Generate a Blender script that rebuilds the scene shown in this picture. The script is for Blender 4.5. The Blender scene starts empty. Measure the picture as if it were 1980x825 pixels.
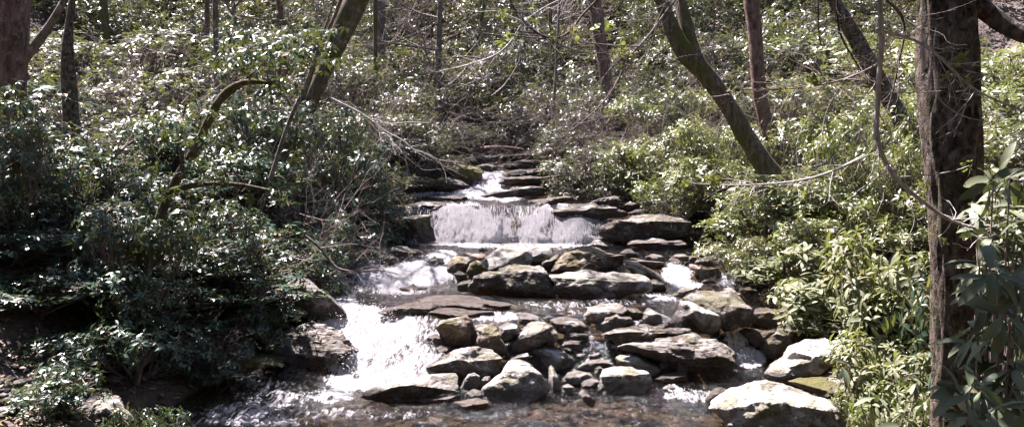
import bpy, math, random
import numpy as np
from mathutils import Vector
random.seed(7); RS = np.random.RandomState(11)
SC = bpy.context.scene; COL = SC.collection
R = math.radians
# ------------------------------------------------------------------ camera
CAMZ = 3.2; F = 1715.0; PITCH = math.atan(162.5 / F)
FW = np.array([0, math.cos(PITCH), -math.sin(PITCH)]); UP = np.array([0, math.sin(PITCH), math.cos(PITCH)])
cam = bpy.data.objects.new('camera', bpy.data.cameras.new('camera')); COL.objects.link(cam)
cam.location = (0, 0, CAMZ); cam.rotation_euler = (R(90) - PITCH, 0, 0)
cam.data.sensor_width = 36; cam.data.lens = 36 * F / 1980; cam.data.clip_end = 800; cam.data.clip_start = 0.05
SC.camera = cam
def ray(px, py): return FW + np.array([(px - 990) / F, 0, 0]) + UP * ((412.5 - py) / F)
def at(px, py, Y):
    d = ray(px, py); return np.array([0, 0, CAMZ]) + d * (Y / d[1])
def project(x, y, z):
    dz = z - CAMZ; dep = y * FW[1] + dz * FW[2]; dep = np.maximum(dep, .1)
    return 990 + F * x / dep, 412.5 - F * (y * UP[1] + dz * UP[2]) / dep
# ------------------------------------------------------------------ numpy noise
def _h(i, j, k, s):
    n = (i * 374761393 + j * 668265263 + k * 2147483647 + s * 1274126177) & 0xffffffff
    n = ((n ^ (n >> 13)) * 1274126177) & 0xffffffff
    return ((n ^ (n >> 16)) & 0xffffff) / float(0xffffff)
def vnoise(x, y, z, s=0):
    x, y, z = np.broadcast_arrays(np.asarray(x, float), y, z)
    xi, yi, zi = np.floor(x), np.floor(y), np.floor(z)
    fx, fy, fz = x - xi, y - yi, z - zi
    xi, yi, zi = xi.astype(np.int64), yi.astype(np.int64), zi.astype(np.int64)
    u, v, w = [t * t * t * (t * (t * 6 - 15) + 10) for t in (fx, fy, fz)]
    r = 0
    for a in (0, 1):
        for b in (0, 1):
            for c in (0, 1):
                r = r + _h(xi + a, yi + b, zi + c, s) * (u if a else 1 - u) * (v if b else 1 - v) * (w if c else 1 - w)
    return r * 2 - 1
def fbm(x, y, z, o=4, s=0, g=.5):
    r = 0; a = 1; t = 0; f = 1
    for i in range(o):
        r = r + a * vnoise(x * f + 3.7 * i, y * f, z * f, s + i); t += a; a *= g; f *= 2.03
    return r / t
def ss(a, b, x): t = np.clip((x - a) / (b - a), 0, 1); return t * t * (3 - 2 * t)
# ------------------------------------------------------------------ terrain and water heights
YE = [0, 7, 9.5, 11, 12, 13.5, 16, 17.6, 20, 22, 25, 30]
XL = [-4.2, -4.2, -4.1, -3.75, -3.1, -3.45, -3.8, -4.0, -2.6, -2.1, -1.7, -1.0]
XR = [3.3, 3.4, 3.8, 3.8, 3.7, 4.0, 4.2, 4.0, 3.0, 1.9, 1.4, .8]
def W(x, y):
    x = np.asarray(x, float); y = np.asarray(y, float)
    a = 10.75 + .25 * np.sin(x * 2.1) + ss(-.9, 1.0, x) * .5 + ss(2.0, 2.8, x) * .55
    wid = 1.75 - .9 * ss(-.9, .6, x)
    w = .62 * ss(0, 1, (y - a) / wid) 
    w = w + .36 * ss(0, 1, (y - (14.0 - .5 * ss(1.2, 2, x))) / 1.7)
    fa = 17.22 + .16 * vnoise(x * 1.7, 0 * x, 0 * x, 8) + .08 * np.sin(x * 3.1) + .06 * np.sin(x * 7.7 + 1)
    hi = ss(.55, 1.05, x)
    f1 = (y - fa) / .62; f2 = (y - (fa + .68)) / .16
    w = w + (.68 - .22 * hi) * np.clip(f1, 0, 1) ** .7 + .22 * hi * ss(0, 1, f2)
    w = w + .02 * ss(18, 19, y) + .42 * ss(19.6, 21.8, y) + .42 * ss(22, 27, y)
    w = w + np.maximum(y - 27, 0) * .40
    return w
def edges(y): return np.interp(y, YE, XL), np.interp(y, YE, XR)
def T(x, y):
    x = np.asarray(x, float); y = np.asarray(y, float)
    xl, xr = edges(y)
    wob = .25 * fbm(y * .9, 3.1, .2, 3, 5)
    dl = xl + wob - x; dr = x - xr - wob; d = np.maximum(dl, dr)
    base = W(np.clip(x, xl, xr), y)
    # smooth the step far from the stream
    sm = 0.085 * np.clip(y, 0, 27) + np.maximum(y - 27, 0) * .40
    k = ss(.3, 3.0, d); base = base * (1 - k) + sm * k
    out = np.maximum(d, 0)
    slope = np.where(dl > dr, .20, .13) + .16 * ss(8, 16, np.maximum(d, 0))
    h = base + .28 * ss(-.15, .35, d) + slope * out * ss(0, 2, out) - .0 
    bed = -.34 * ss(.25, -.5, d) - .02
    rough = .05 * fbm(x * 2.2, y * 2.2, 0, 4, 21) + ss(.5, 6, d) * .5 * fbm(x * .25, y * .25, 1, 3, 33)
    far = ss(26, 34, y)
    rough = rough + far * .9 * fbm(x * .11, y * .11, 2, 3, 41)
    ter = ss(17.9, 18.6, y) * ss(29, 26, y) * ss(1.2, -.2, d)
    q = (h + x * .10 + .06 * fbm(x * 1.1, y * 1.3, 0, 3, 61)) / .15; fq = q - np.floor(q); h = h + ter * .15 * (ss(.55, .95, fq) - fq) + ter * .12 * ss(-.2, .9, x / 2)
    return h + bed * (1 - ss(24, 26, y)) + rough
def S(x, y):
    xl, xr = edges(y); t = T(x, y); w = W(x, y)
    return np.where((x > xl - .3) & (x < xr + .3) & (np.asarray(y) < 25), np.maximum(t, w), t)
def hit(px, py):
    d = ray(px, py); ys = np.arange(3, 90, .03)
    p = d[None, :] * (ys / d[1])[:, None]; z = p[:, 2] + CAMZ
    g = S(p[:, 0], ys); k = np.argmax(z <= g)
    return p[k, 0], ys[k], float(g[k])
# ------------------------------------------------------------------ mesh helpers
class MB:
    def __init__(s): s.v = []; s.f = {}; s.n = 0; s.at = []
    def add(s, v, f, a=None):
        v = np.asarray(v, float); f = np.asarray(f, np.int64)
        s.v.append(v); s.f.setdefault(f.shape[1], []).append(f + s.n)
        s.at.append(np.full(len(v), 0.5) if a is None else np.asarray(a, float)); s.n += len(v)
    def tube(s, pts, rad, sides=6, a=None, cap=True):
        pts = np.asarray(pts, float); rad = np.asarray(rad, float); n = len(pts)
        tg = np.gradient(pts, axis=0); tg /= np.linalg.norm(tg, axis=1)[:, None] + 1e-9
        ref = np.array([0, 0, 1.]) if abs(tg[0][2]) < .9 else np.array([1., 0, 0])
        u = np.cross(tg, ref); u /= np.linalg.norm(u, axis=1)[:, None] + 1e-9; w = np.cross(tg, u)
        th = np.linspace(0, 2 * math.pi, sides, endpoint=False)
        v = pts[:, None, :] + rad[:, None, None] * (np.cos(th)[None, :, None] * u[:, None, :] + np.sin(th)[None, :, None] * w[:, None, :])
        i = np.arange(n - 1)[:, None] * sides; j = np.arange(sides)[None, :]; j2 = (j + 1) % sides
        f = np.stack([i + j, i + j2, i + sides + j2, i + sides + j], -1).reshape(-1, 4)
        s.add(v.reshape(-1, 3), f, None if a is None else np.full(n * sides, a))
    def build(s, name, mat, parent=None, smooth=True, attr='leaf_rand'):
        me = bpy.data.meshes.new(name); v = np.concatenate(s.v)
        me.vertices.add(len(v)); me.vertices.foreach_set('co', v.astype(np.float32).ravel())
        fl = [np.concatenate(x) for x in s.f.values()]
        loops = np.concatenate([x.ravel() for x in fl]); sizes = np.concatenate([np.full(len(x), x.shape[1]) for x in fl])
        starts = np.concatenate([[0], np.cumsum(sizes)[:-1]])
        me.loops.add(len(loops)); me.loops.foreach_set('vertex_index', loops.astype(np.int32))
        me.polygons.add(len(sizes)); me.polygons.foreach_set('loop_start', starts.astype(np.int32))
        me.polygons.foreach_set('use_smooth', np.full(len(sizes), smooth))
        me.update(calc_edges=True)
        if attr:
            at_ = me.attributes.new(attr, 'FLOAT', 'POINT'); at_.data.foreach_set('value', np.concatenate(s.at).astype(np.float32))
        me.materials.append(mat)
        o = bpy.data.objects.new(name, me); COL.objects.link(o); o.parent = parent
        return o
def tag(o, label=None, cat=None, group=None, kind=None):
    if label: o['label'] = label
    if cat: o['category'] = cat
    if group: o['group'] = group
    if kind: o['kind'] = kind
    return o
def empty(name, loc, rz=0, sc=(1, 1, 1)):
    o = bpy.data.objects.new(name, None); COL.objects.link(o); o.location = loc; o.rotation_euler = (0, 0, rz); o.scale = sc; o.empty_display_size = .1
    return o
def addattr(me, name, vals):
    a = me.attributes.new(name, 'FLOAT', 'POINT'); a.data.foreach_set('value', np.asarray(vals, np.float32))
# ------------------------------------------------------------------ materials
class NT:
    def __init__(s, name):
        s.m = bpy.data.materials.new(name); s.m.use_nodes = True; s.t = s.m.node_tree; s.t.nodes.clear()
        s.out = s.n('ShaderNodeOutputMaterial')
    def n(s, typ, ins=None, **kw):
        nd = s.t.nodes.new(typ)
        for k, v in kw.items(): setattr(nd, k, v)
        for k, v in (ins or {}).items():
            if isinstance(v, bpy.types.NodeSocket): s.t.links.new(v, nd.inputs[k])
            else: nd.inputs[k].default_value = v
        return nd
    def math(s, op, a, b=0.0, clamp=False):
        return s.n('ShaderNodeMath', {0: a, 1: b}, operation=op, use_clamp=clamp).outputs[0]
    def ramp(s, fac, stops):
        nd = s.n('ShaderNodeValToRGB', {0: fac}); cr = nd.color_ramp
        while len(cr.elements) < len(stops): cr.elements.new(.5)
        for e, (p, c) in zip(cr.elements, stops):
            e.position = p; e.color = (c, c, c, 1) if not isinstance(c, tuple) else c + (1,)
        return nd.outputs[0]
    def mix(s, f, a, b, bt='MIX'):
        nd = s.n('ShaderNodeMix', data_type='RGBA', blend_type=bt)
        for k, v in ((0, f), (6, a), (7, b)):
            if isinstance(v, bpy.types.NodeSocket): s.t.links.new(v, nd.inputs[k])
            else: nd.inputs[k].default_value = v if not isinstance(v, tuple) else v + (1,)
        return nd.outputs[2]
    def noise(s, vec, scale, detail=4, rough=.55, dist=0.0):
        return s.n('ShaderNodeTexNoise', {'Vector': vec, 'Scale': scale, 'Detail': detail, 'Roughness': rough, 'Distortion': dist}).outputs['Fac']
    def mapping(s, vec, sc=(1, 1, 1), rot=(0, 0, 0)):
        return s.n('ShaderNodeMapping', {'Vector': vec, 'Scale': sc, 'Rotation': rot}).outputs[0]
    def bump(s, h, strength, dist, normal=None):
        i = {'Height': h, 'Strength': strength, 'Distance': dist}
        if normal is not None: i['Normal'] = normal
        return s.n('ShaderNodeBump', i).outputs[0]
    def done(s, sh): s.t.links.new(sh, s.out.inputs[0]); return s.m

def rock_mat(name, c1, c2, lichen, moss, strat=0, wetall=0):
    t = NT(name); tc = t.n('ShaderNodeTexCoord'); oi = t.n('ShaderNodeObjectInfo')
    vec = t.n('ShaderNodeVectorMath', {0: tc.outputs['Object'], 1: oi.outputs['Location']}, operation='ADD').outputs[0]
    n1 = t.noise(vec, 2.2, 6, .6, .4); n2 = t.noise(vec, 9, 6, .65); n3 = t.noise(vec, 42, 4, .7); n4 = t.noise(vec, 3.1, 4, .6)
    col = t.mix(t.ramp(n1, [(.32, 0.), (.68, 1.)]), c1, c2)
    col = t.mix(t.ramp(n2, [(.38, .8), (.58, 0.)]), col, tuple(x * .34 for x in c1))
    cr = t.ramp(t.math('ABSOLUTE', t.math('SUBTRACT', t.noise(vec, 2.6, 5, .6, 1.2), .5)), [(.0, .8), (.03, 0.)])
    col = t.mix(cr, col, tuple(x * .2 for x in c1))
    col = t.mix(t.math('MULTIPLY', t.ramp(n3, [(.35, 1.), (.6, 0.)]), .4), col, tuple(x * .5 for x in c1))
    sep = t.n('ShaderNodeSeparateXYZ', {0: t.n('ShaderNodeNewGeometry').outputs['Normal']})
    # lichen crusts, mostly on faces that look upwards
    up = t.ramp(sep.outputs['Z'], [(.1, .0), (.75, 1.)])
    lf = t.math('MULTIPLY', t.ramp(t.math('ADD', t.noise(vec, 5.5, 7, .68, .5), t.math('MULTIPLY', up, .10)), [(.545, 0.), (.60, 1.)]), lichen)
    col = t.mix(lf, col, (.50, .49, .45))
    lf2 = t.math('MULTIPLY', t.ramp(t.noise(vec, 17, 4, .6, .8), [(.60, 0.), (.66, 1.)]), lichen * .8)
    col = t.mix(lf2, col, (.42, .42, .36))
    mf = t.math('MULTIPLY', t.ramp(t.math('ADD', n4, t.math('MULTIPLY', up, .06)), [(.58 - moss * .12, 0.), (.64 - moss * .10, 1.)]), min(1, moss * 1.3))
    mc = t.mix(n3, (.05, .055, .012), (.14, .13, .03))
    col = t.mix(mf, col, mc)
    wet = t.n('ShaderNodeAttribute', attribute_name='wet').outputs['Fac']
    wn = t.ramp(t.math('ADD', wet, t.math('MULTIPLY', t.math('SUBTRACT', n2, .5), .7)), [(.35, 0.), (.6, 1.)])
    wn = t.math('MAXIMUM', wn, wetall)
    col = t.mix(wn, col, t.mix(.72, col, (.030, .022, .018)))
    h = t.math('ADD', t.math('MULTIPLY', n2, .6), t.math('MULTIPLY', n3, .35))
    if strat:
        ms = t.mapping(vec, (1.2, 1.2, 14), (.12, .10, 0)); st = t.noise(ms, 2.2, 5, .6, .3)
        h = t.math('ADD', h, t.math('MULTIPLY', st, strat))
        col = t.mix(t.math('MULTIPLY', t.ramp(st, [(.38, 1.), (.5, 0.)]), .6), col, tuple(x * .35 for x in c1))
    h = t.math('ADD', h, t.math('MULTIPLY', mf, .25))
    bp = t.bump(h, 1., .09)
    col = t.mix(.18, col, (.10, .062, .035))
    rough = t.math('SUBTRACT', .82, t.math('MULTIPLY', wn, .5))
    p = t.n('ShaderNodeBsdfPrincipled', {'Base Color': col, 'Roughness': rough, 'Normal': bp, 'Specular IOR Level': .4})
    return t.done(p.outputs[0])
M = {}
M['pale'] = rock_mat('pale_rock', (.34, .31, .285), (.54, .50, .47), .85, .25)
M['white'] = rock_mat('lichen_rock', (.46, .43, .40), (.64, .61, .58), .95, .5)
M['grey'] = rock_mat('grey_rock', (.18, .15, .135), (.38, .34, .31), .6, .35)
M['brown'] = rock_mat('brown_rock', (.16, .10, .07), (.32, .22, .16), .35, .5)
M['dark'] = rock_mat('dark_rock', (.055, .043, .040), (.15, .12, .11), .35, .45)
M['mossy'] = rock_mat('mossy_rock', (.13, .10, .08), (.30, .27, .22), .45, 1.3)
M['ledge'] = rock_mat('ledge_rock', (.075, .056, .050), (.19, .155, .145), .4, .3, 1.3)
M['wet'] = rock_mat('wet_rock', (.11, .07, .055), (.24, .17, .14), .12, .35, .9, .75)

def leaf_mat(name, ca, cb, cc, rough=.34, trans=.3, spec=.5, brown=.03):
    t = NT(name); r = t.n('ShaderNodeAttribute', attribute_name='leaf_rand').outputs['Fac']
    oi = t.n('ShaderNodeObjectInfo').outputs['Random']
    col = t.ramp(r, [(0, ca), (.5, cb), (.93, cc), (1.0 - brown, cc), (1.0, (.20, .13, .04))])
    hs = t.n('ShaderNodeHueSaturation', {'Hue': t.math('ADD', .485, t.math('MULTIPLY', oi, .03)), 'Saturation': .95, 'Value': t.math('ADD', .8, t.math('MULTIPLY', oi, .45)), 'Color': col}).outputs[0]
    back = t.n('ShaderNodeNewGeometry').outputs['Backfacing']
    col2 = t.mix(back, hs, t.mix(.45, hs, (.16, .17, .09)))
    rg = t.math('ADD', rough, t.math('MULTIPLY', back, .3))
    p = t.n('ShaderNodeBsdfPrincipled', {'Base Color': col2, 'Roughness': rg, 'Specular IOR Level': spec})
    tcol = t.mix(.5, hs, (.30, .36, .05), 'MIX')
    tr = t.n('ShaderNodeBsdfTranslucent', {'Color': tcol})
    return t.done(t.n('ShaderNodeMixShader', {0: trans, 1: p.outputs[0], 2: tr.outputs[0]}).outputs[0])
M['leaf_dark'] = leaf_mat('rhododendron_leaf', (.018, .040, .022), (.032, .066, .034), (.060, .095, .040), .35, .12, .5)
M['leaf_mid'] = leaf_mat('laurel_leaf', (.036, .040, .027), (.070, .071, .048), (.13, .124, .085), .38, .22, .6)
M['leaf_sun'] = leaf_mat('sunlit_leaf', (.060, .078, .022), (.115, .135, .036), (.20, .21, .07), .37, .28, .75)  # sunlit copy of the rhododendron leaf: sunshine painted in as brighter, yellower green
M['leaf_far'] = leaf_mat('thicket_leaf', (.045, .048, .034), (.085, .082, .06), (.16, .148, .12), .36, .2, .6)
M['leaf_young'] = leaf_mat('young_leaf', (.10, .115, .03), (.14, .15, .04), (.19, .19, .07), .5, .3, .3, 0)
M['leaf_brown'] = leaf_mat('dead_leaf', (.07, .045, .03), (.15, .095, .06), (.27, .19, .13), .6, .1, .3, .3)

def bark_mat(name, c1, c2, moss=0., lich=.4, sc=1., b=.03, zs=.28):
    t = NT(name); tc = t.n('ShaderNodeTexCoord').outputs['Object']
    m = t.mapping(tc, (1, 1, zs)); n1 = t.noise(m, 14 * sc, 6, .7, .6); n2 = t.noise(tc, 2.5, 4, .6); n3 = t.noise(tc, 11, 5, .7, .6)
    col = t.mix(t.ramp(n1, [(.38, 0.), (.62, 1.)]), c1, c2)
    col = t.mix(t.math('MULTIPLY', t.ramp(n3, [(.56, 0.), (.62, 1.)]), lich), col, (.36, .35, .31))
    col = t.mix(t.math('MULTIPLY', t.ramp(t.math('ADD', n2, t.math('MULTIPLY', n3, .3)), [(.62, 0.), (.75, 1.)]), moss), col, (.075, .075, .02))
    p = t.n('ShaderNodeBsdfPrincipled', {'Base Color': col, 'Roughness': .9, 'Specular IOR Level': .2, 'Normal': t.bump(n1, 1., b)})
    return t.done(p.outputs[0])
M['bark_big'] = bark_mat('rough_bark', (.022, .015, .012), (.20, .155, .125), .35, .6, 1.4, .08, .6)
M['bark_red'] = bark_mat('reddish_bark', (.06, .035, .03), (.22, .14, .12), .2, .4)
M['bark_moss'] = bark_mat('mossy_bark', (.05, .038, .025), (.16, .125, .085), 1., .4)
M['bark_grey'] = bark_mat('grey_bark', (.06, .045, .042), (.20, .165, .15), .3, .5)
M['bark_pale'] = bark_mat('pale_bark', (.24, .215, .205), (.56, .53, .51), .0, .7, 3, .004)
M['twig'] = bark_mat('twig_bark', (.09, .068, .06), (.28, .235, .215), .0, .3, 2, .003)
# ------------------------------------------------------------------ ground (one sheet)
def nonuni(lo, hi, a, b, fine, coarse):
    v = [a]
    while v[-1] < b: v.append(v[-1] + fine)
    st = fine
    while v[-1] < hi: st = min(st * 1.12, coarse); v.append(v[-1] + st)
    w = [a]; st = fine
    while w[-1] > lo: st = min(st * 1.12, coarse); w.append(w[-1] - st)
    return np.array(sorted(set(w[1:] + v)))
def grid(xs, ys, zf):
    X, Y = np.meshgrid(xs, ys); Z = zf(X, Y); v = np.stack([X, Y, Z], -1).reshape(-1, 3)
    nx = len(xs); i, j = np.meshgrid(np.arange(nx - 1), np.arange(len(ys) - 1)); a = (j * nx + i).ravel()
    return v, np.stack([a, a + 1, a + nx + 1, a + nx], -1)
t = NT('forest_floor'); tc = t.n('ShaderNodeTexCoord').outputs['Object']
n1 = t.noise(tc, 1.3, 6, .65, .4); n2 = t.noise(tc, 9, 6, .7); v1 = t.n('ShaderNodeTexVoronoi', {'Vector': tc, 'Scale': 16}, feature='F1')
col = t.mix(t.ramp(n1, [(.35, 0.), (.65, 1.)]), (.030, .021, .016), (.085, .060, .046))
col = t.mix(t.ramp(n2, [(.45, 0.), (.65, .6)]), col, (.14, .10, .08))
bedc = t.mix(t.math('MULTIPLY', v1.outputs['Color'], 1.), (.070, .058, .036), (.165, .135, .085))
bedc = t.mix(t.ramp(v1.outputs['Distance'], [(.0, 0.), (.6, .7)]), bedc, (.05, .03, .018))
bed = t.n('ShaderNodeAttribute', attribute_name='bed').outputs['Fac']
col = t.mix(bed, col, bedc)
rk = t.n('ShaderNodeAttribute', attribute_name='bedrock').outputs['Fac']; stn = t.noise(t.mapping(tc, (1.2, 1.6, 14), (.1, .06, 0)), 2.2, 6, .65, .4)
rkc = t.mix(t.ramp(stn, [(.36, 0.), (.64, 1.)]), (.028, .020, .020), (.20, .155, .15)); col = t.mix(rk, col, rkc)
h = t.math('ADD', n2, t.math('MULTIPLY', v1.outputs['Distance'], -.6))
t.done(t.n('ShaderNodeBsdfPrincipled', {'Base Color': col, 'Roughness': t.math('SUBTRACT', .85, t.math('MULTIPLY', rk, .5)), 'Normal': t.bump(t.math('ADD', h, t.math('MULTIPLY', stn, t.math('MULTIPLY', rk, 2.))), 1., .05)}).outputs[0]); M['floor'] = t.m
xs = nonuni(-75, 75, -6, 6, .085, 1.6); ys = nonuni(-30, 125, 7, 27, .085, 1.6)
v, f = grid(xs, ys, T)
mb = MB(); mb.add(v, f); g = mb.build('ground', M['floor'], attr=None); tag(g, kind='structure')
xl, xr = edges(v[:, 1]); dd = np.maximum(xl - v[:, 0], v[:, 0] - xr)
addattr(g.data, 'bed', ss(.5, .0, dd) * ss(28, 25, v[:, 1]))
addattr(g.data, 'bedrock', ss(2.6, 1.6, dd) * ss(17.2, 18., v[:, 1]) * ss(27.0, 25.5, v[:, 1]))
# ------------------------------------------------------------------ water
FO = [(990,465,190,16,1.1),(990,440,175,25,.85),(895,425,60,34,.95),(1085,430,70,28,.9),(960,410,150,14,.42),(1110,425,50,14,.6),(1075,405,40,12,.8),
 (952,350,40,22,1.2),(940,372,60,13,1.1),(845,377,55,6,.8),(975,382,40,8,.9),(800,525,85,30,1.0),(855,505,32,22,1.0),(730,525,70,24,.95),
 (610,515,60,28,1.0),(690,548,120,18,1.1),(600,560,45,30,.9),(645,590,45,30,1.1),(690,620,70,30,1.2),(745,650,100,50,1.2),(745,700,105,50,1.35),
 (700,735,65,22,1.3),(835,640,45,25,.7),(950,612,70,10,.75),(640,765,45,13,.9),(540,772,70,20,.60),(500,800,120,26,.62),(620,800,90,14,.48),(400,810,70,14,.4),(760,800,90,10,.38),(520,745,60,10,.4),  # lower pool entries: foam streaks, plus white painted in for water sparkle
 (1308,530,28,24,1.05),(1325,552,30,12,1.0),(1275,574,55,9,.8),(1200,582,70,8,.45),(1410,540,22,18,.95),(1060,590,80,8,.4),
 (1448,692,34,18,1.1),(1425,655,24,26,.65),(1335,765,50,12,.85),(1300,750,20,8,.8),(1150,638,26,8,.85),(1130,600,60,8,.35),(1350,700,22,12,.4),
 (870,515,20,14,.5),(1490,640,30,15,.35),(685,435,40,22,.9),(760,560,80,10,.6),(1180,672,30,6,.6),(690,690,30,40,.6)]
def foam_at(x, y, z):
    px, py = project(x, y, z); q = np.zeros_like(px)
    for cx, cy, rx, ry, a in FO:
        d = ((px - cx) / rx) ** 2 + ((py - cy) / ry) ** 2
        q = np.maximum(q, a * ss(1.7, .35, d))
    return q
def wz(X, Y):
    z = W(X, Y); fo = foam_at(X, Y, z)
    e = .05; gx = (W(X, Y + e) - W(X, Y - e)) / (2 * e)
    st = np.clip(gx, 0, 1.5)
    fallm = ss(17.0, 17.2, Y) * ss(18.05, 17.85, Y)
    amp = .008 + .055 * np.clip(fo, 0, 1) * (1 - fallm) + .02 * st
    z = z + amp * fbm(X * 7, Y * 3.6, z * 3, 4, 3, .6) + .012 * fbm(X * 1.6, Y * 3.2, 0, 3, 9) + .03 * np.clip(fo, 0, 1) * np.abs(fbm(X * 16, Y * 10, 0, 2, 13)) * (1 - fallm)
    return z
xw = np.arange(-4.6, 4.9, .03); yw = np.concatenate([np.arange(1.0, 8.5, .09), np.arange(8.5, 17.0, .03), np.arange(17.0, 18.15, .014), np.arange(18.15, 25, .04)])
v, f = grid(xw, yw, wz)
z0 = W(v[:, 0], v[:, 1]); fo = foam_at(v[:, 0], v[:, 1], z0)
# the falls bulge forwards in strands
fm = ss(17.05, 17.25, v[:, 1]) * ss(18.05, 17.85, v[:, 1])
v[:, 1] -= fm * (.05 +   .07 * fbm(v[:, 0] * 6, 0, v[:, 2] * 2.5, 3, 71) + .03 * fbm(v[:, 0] * 26, 0, v[:, 2] * 4, 2, 72))
mb = MB(); mb.add(v, f)
t = NT('stream_water'); tc = t.n('ShaderNodeTexCoord').outputs['Object']
fa = t.n('ShaderNodeAttribute', attribute_name='foam').outputs['Fac']; fl = t.n('ShaderNodeAttribute', attribute_name='fall').outputs['Fac']
nA = t.noise(t.mapping(tc, (6, 1.9, 4)), 2.2, 8, .74, .9)
nB = t.noise(t.mapping(tc, (26, 1., 5.5)), 1.3, 8, .85, 1.2)
nn = t.mix(t.math('MULTIPLY', fl, .6), nA, nB); 
nC = t.math('MULTIPLY', t.math('SUBTRACT', t.noise(t.mapping(tc, (44, 3, 8)), 1., 5, .75, .8), .5), t.math('ADD', 1.2, t.math('MULTIPLY', fl, 3.6)))
ff = t.ramp(t.math('ADD', t.math('ADD', t.math('MULTIPLY', t.math('SUBTRACT', nn, .5), 2.8), nC), fa), [(.40, 0.), (.66, 1.)])
rip = t.noise(t.mapping(tc, (1.0, 2.2, 1)), 9, 5, .6, .6); rip2 = t.noise(tc, 34, 3, .6)
bw = t.bump(t.math('ADD', rip, t.math('MULTIPLY', rip2, .35)), .9, .035)
bf = t.bump(t.math('ADD', t.math('ADD', nn, t.math('MULTIPLY', rip2, .5)), nC), 1., .06)
fr = t.n('ShaderNodeFresnel', {'IOR': 1.34, 'Normal': bw}).outputs[0]
clear = t.n('ShaderNodeMixShader', {0: fr, 1: t.n('ShaderNodeBsdfTransparent', {'Color': (.56, .50, .42, 1)}).outputs[0], 2: t.n('ShaderNodeBsdfGlossy', {'Color': (1, 1, 1, 1), 'Roughness': .09, 'Normal': bw}).outputs[0]}).outputs[0]
foam = t.n('ShaderNodeBsdfPrincipled', {'Base Color': (.86, .85, .88, 1), 'Roughness': .35, 'Normal': bf, 'Specular IOR Level': .5}).outputs[0]
ftr = t.n('ShaderNodeMixShader', {0: .52, 1: foam, 2: t.n('ShaderNodeBsdfTranslucent', {'Color': (.85, .86, .92, 1)}).outputs[0]}).outputs[0]
t.done(t.n('ShaderNodeMixShader', {0: ff, 1: clear, 2: ftr}).outputs[0]); M['water'] = t.m
w = mb.build('stream_water', M['water'], attr=None); tag(w, kind='structure')
brk = 1 - fm * .62 * ss(.0, .5, fbm(v[:, 0] * 2.6, v[:, 2] * 1.6, 0, 4, 91, .6)) * ss(1.05, 1.3, v[:, 2])
addattr(w.data, 'foam', (np.clip(fo, 0, .94) + .20 * fm * ss(.3, .7, fo)) * brk * (1 - (1 - fm) * .42 * ss(.05, .40, fbm(v[:, 0] * 2.6, v[:, 1] * 1.5, 0, 4, 95, .6)))); addattr(w.data, 'fall', fm)
# spray droplets around the falls
def tetra(c, r):
    o = np.array([[1, 1, 1], [1, -1, -1], [-1, 1, -1], [-1, -1, 1.]]) ; k = len(c)
    ax = RS.normal(size=(k, 3)); ax /= np.linalg.norm(ax, axis=1)[:, None]
    v = c[:, None, :] + (o[None] + ax[:, None, :] * .7) * r[:, None, None]
    f = np.array([[0, 1, 2], [0, 3, 1], [0, 2, 3], [1, 3, 2]])[None] + (np.arange(k) * 4)[:, None, None]
    return v.reshape(-1, 3), f.reshape(-1, 3)
pts = []
for cx, cy, rx, ry, k, up in ((990,462,170,8,700,.18),(745,690,100,45,1100,.22),(700,620,70,30,500,.15),(810,520,80,25,500,.12),(950,350,35,18,250,.12),(1308,530,25,20,200,.08),(1448,690,30,14,220,.08),(1335,765,45,8,150,.05),(640,765,50,12,150,.05)):
    for _ in range(k):
        a = random.random() * 6.28; q = math.sqrt(random.random()); x, y, z = hit(cx + rx * q * math.cos(a), cy + ry * q * math.sin(a))
        pts.append((x, y - random.random() * .1, z + .02 + random.random() ** 2.5 * up))
pts = np.array(pts); mb = MB(); mb.add(*tetra(pts, RS.uniform(.002, .0055, len(pts))))
t = NT('spray'); t.done(t.n('ShaderNodeBsdfPrincipled', {'Base Color': (.88, .88, .9, 1), 'Roughness': .25}).outputs[0])
tag(mb.build('water_spray', t.m, attr=None), 'fine white spray thrown up by the falls and the cascade', 'spray', kind='stuff')
# ------------------------------------------------------------------ rocks
import bmesh
def ico(n):
    bm = bmesh.new(); bmesh.ops.create_icosphere(bm, subdivisions=n, radius=1); bm.verts.ensure_lookup_table()
    v = np.array([x.co[:] for x in bm.verts]); f = np.array([[q.index for q in p.verts] for p in bm.faces]); bm.free(); return v, f
ICO = {3: ico(4), 4: ico(5), 5: ico(6)}
def poly_radius(poly, c, th):
    d = np.stack([np.cos(th), np.sin(th)], -1); best = np.full(len(th), 1e-6); P = np.asarray(poly, float) - c; n = len(P)
    for i in range(n):
        a = P[i]; e = P[(i + 1) % n] - a; den = d[:, 0] * e[1] - d[:, 1] * e[0]
        den = np.where(abs(den) < 1e-9, 1e-9, den); t_ = (a[0] * e[1] - a[1] * e[0]) / den; s_ = (a[0] * d[:, 1] - a[1] * d[:, 0]) / den
        ok = (t_ > 0) & (s_ >= -1e-6) & (s_ <= 1 + 1e-6); best = np.where(ok, np.maximum(best, t_), best)
    return best
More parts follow.
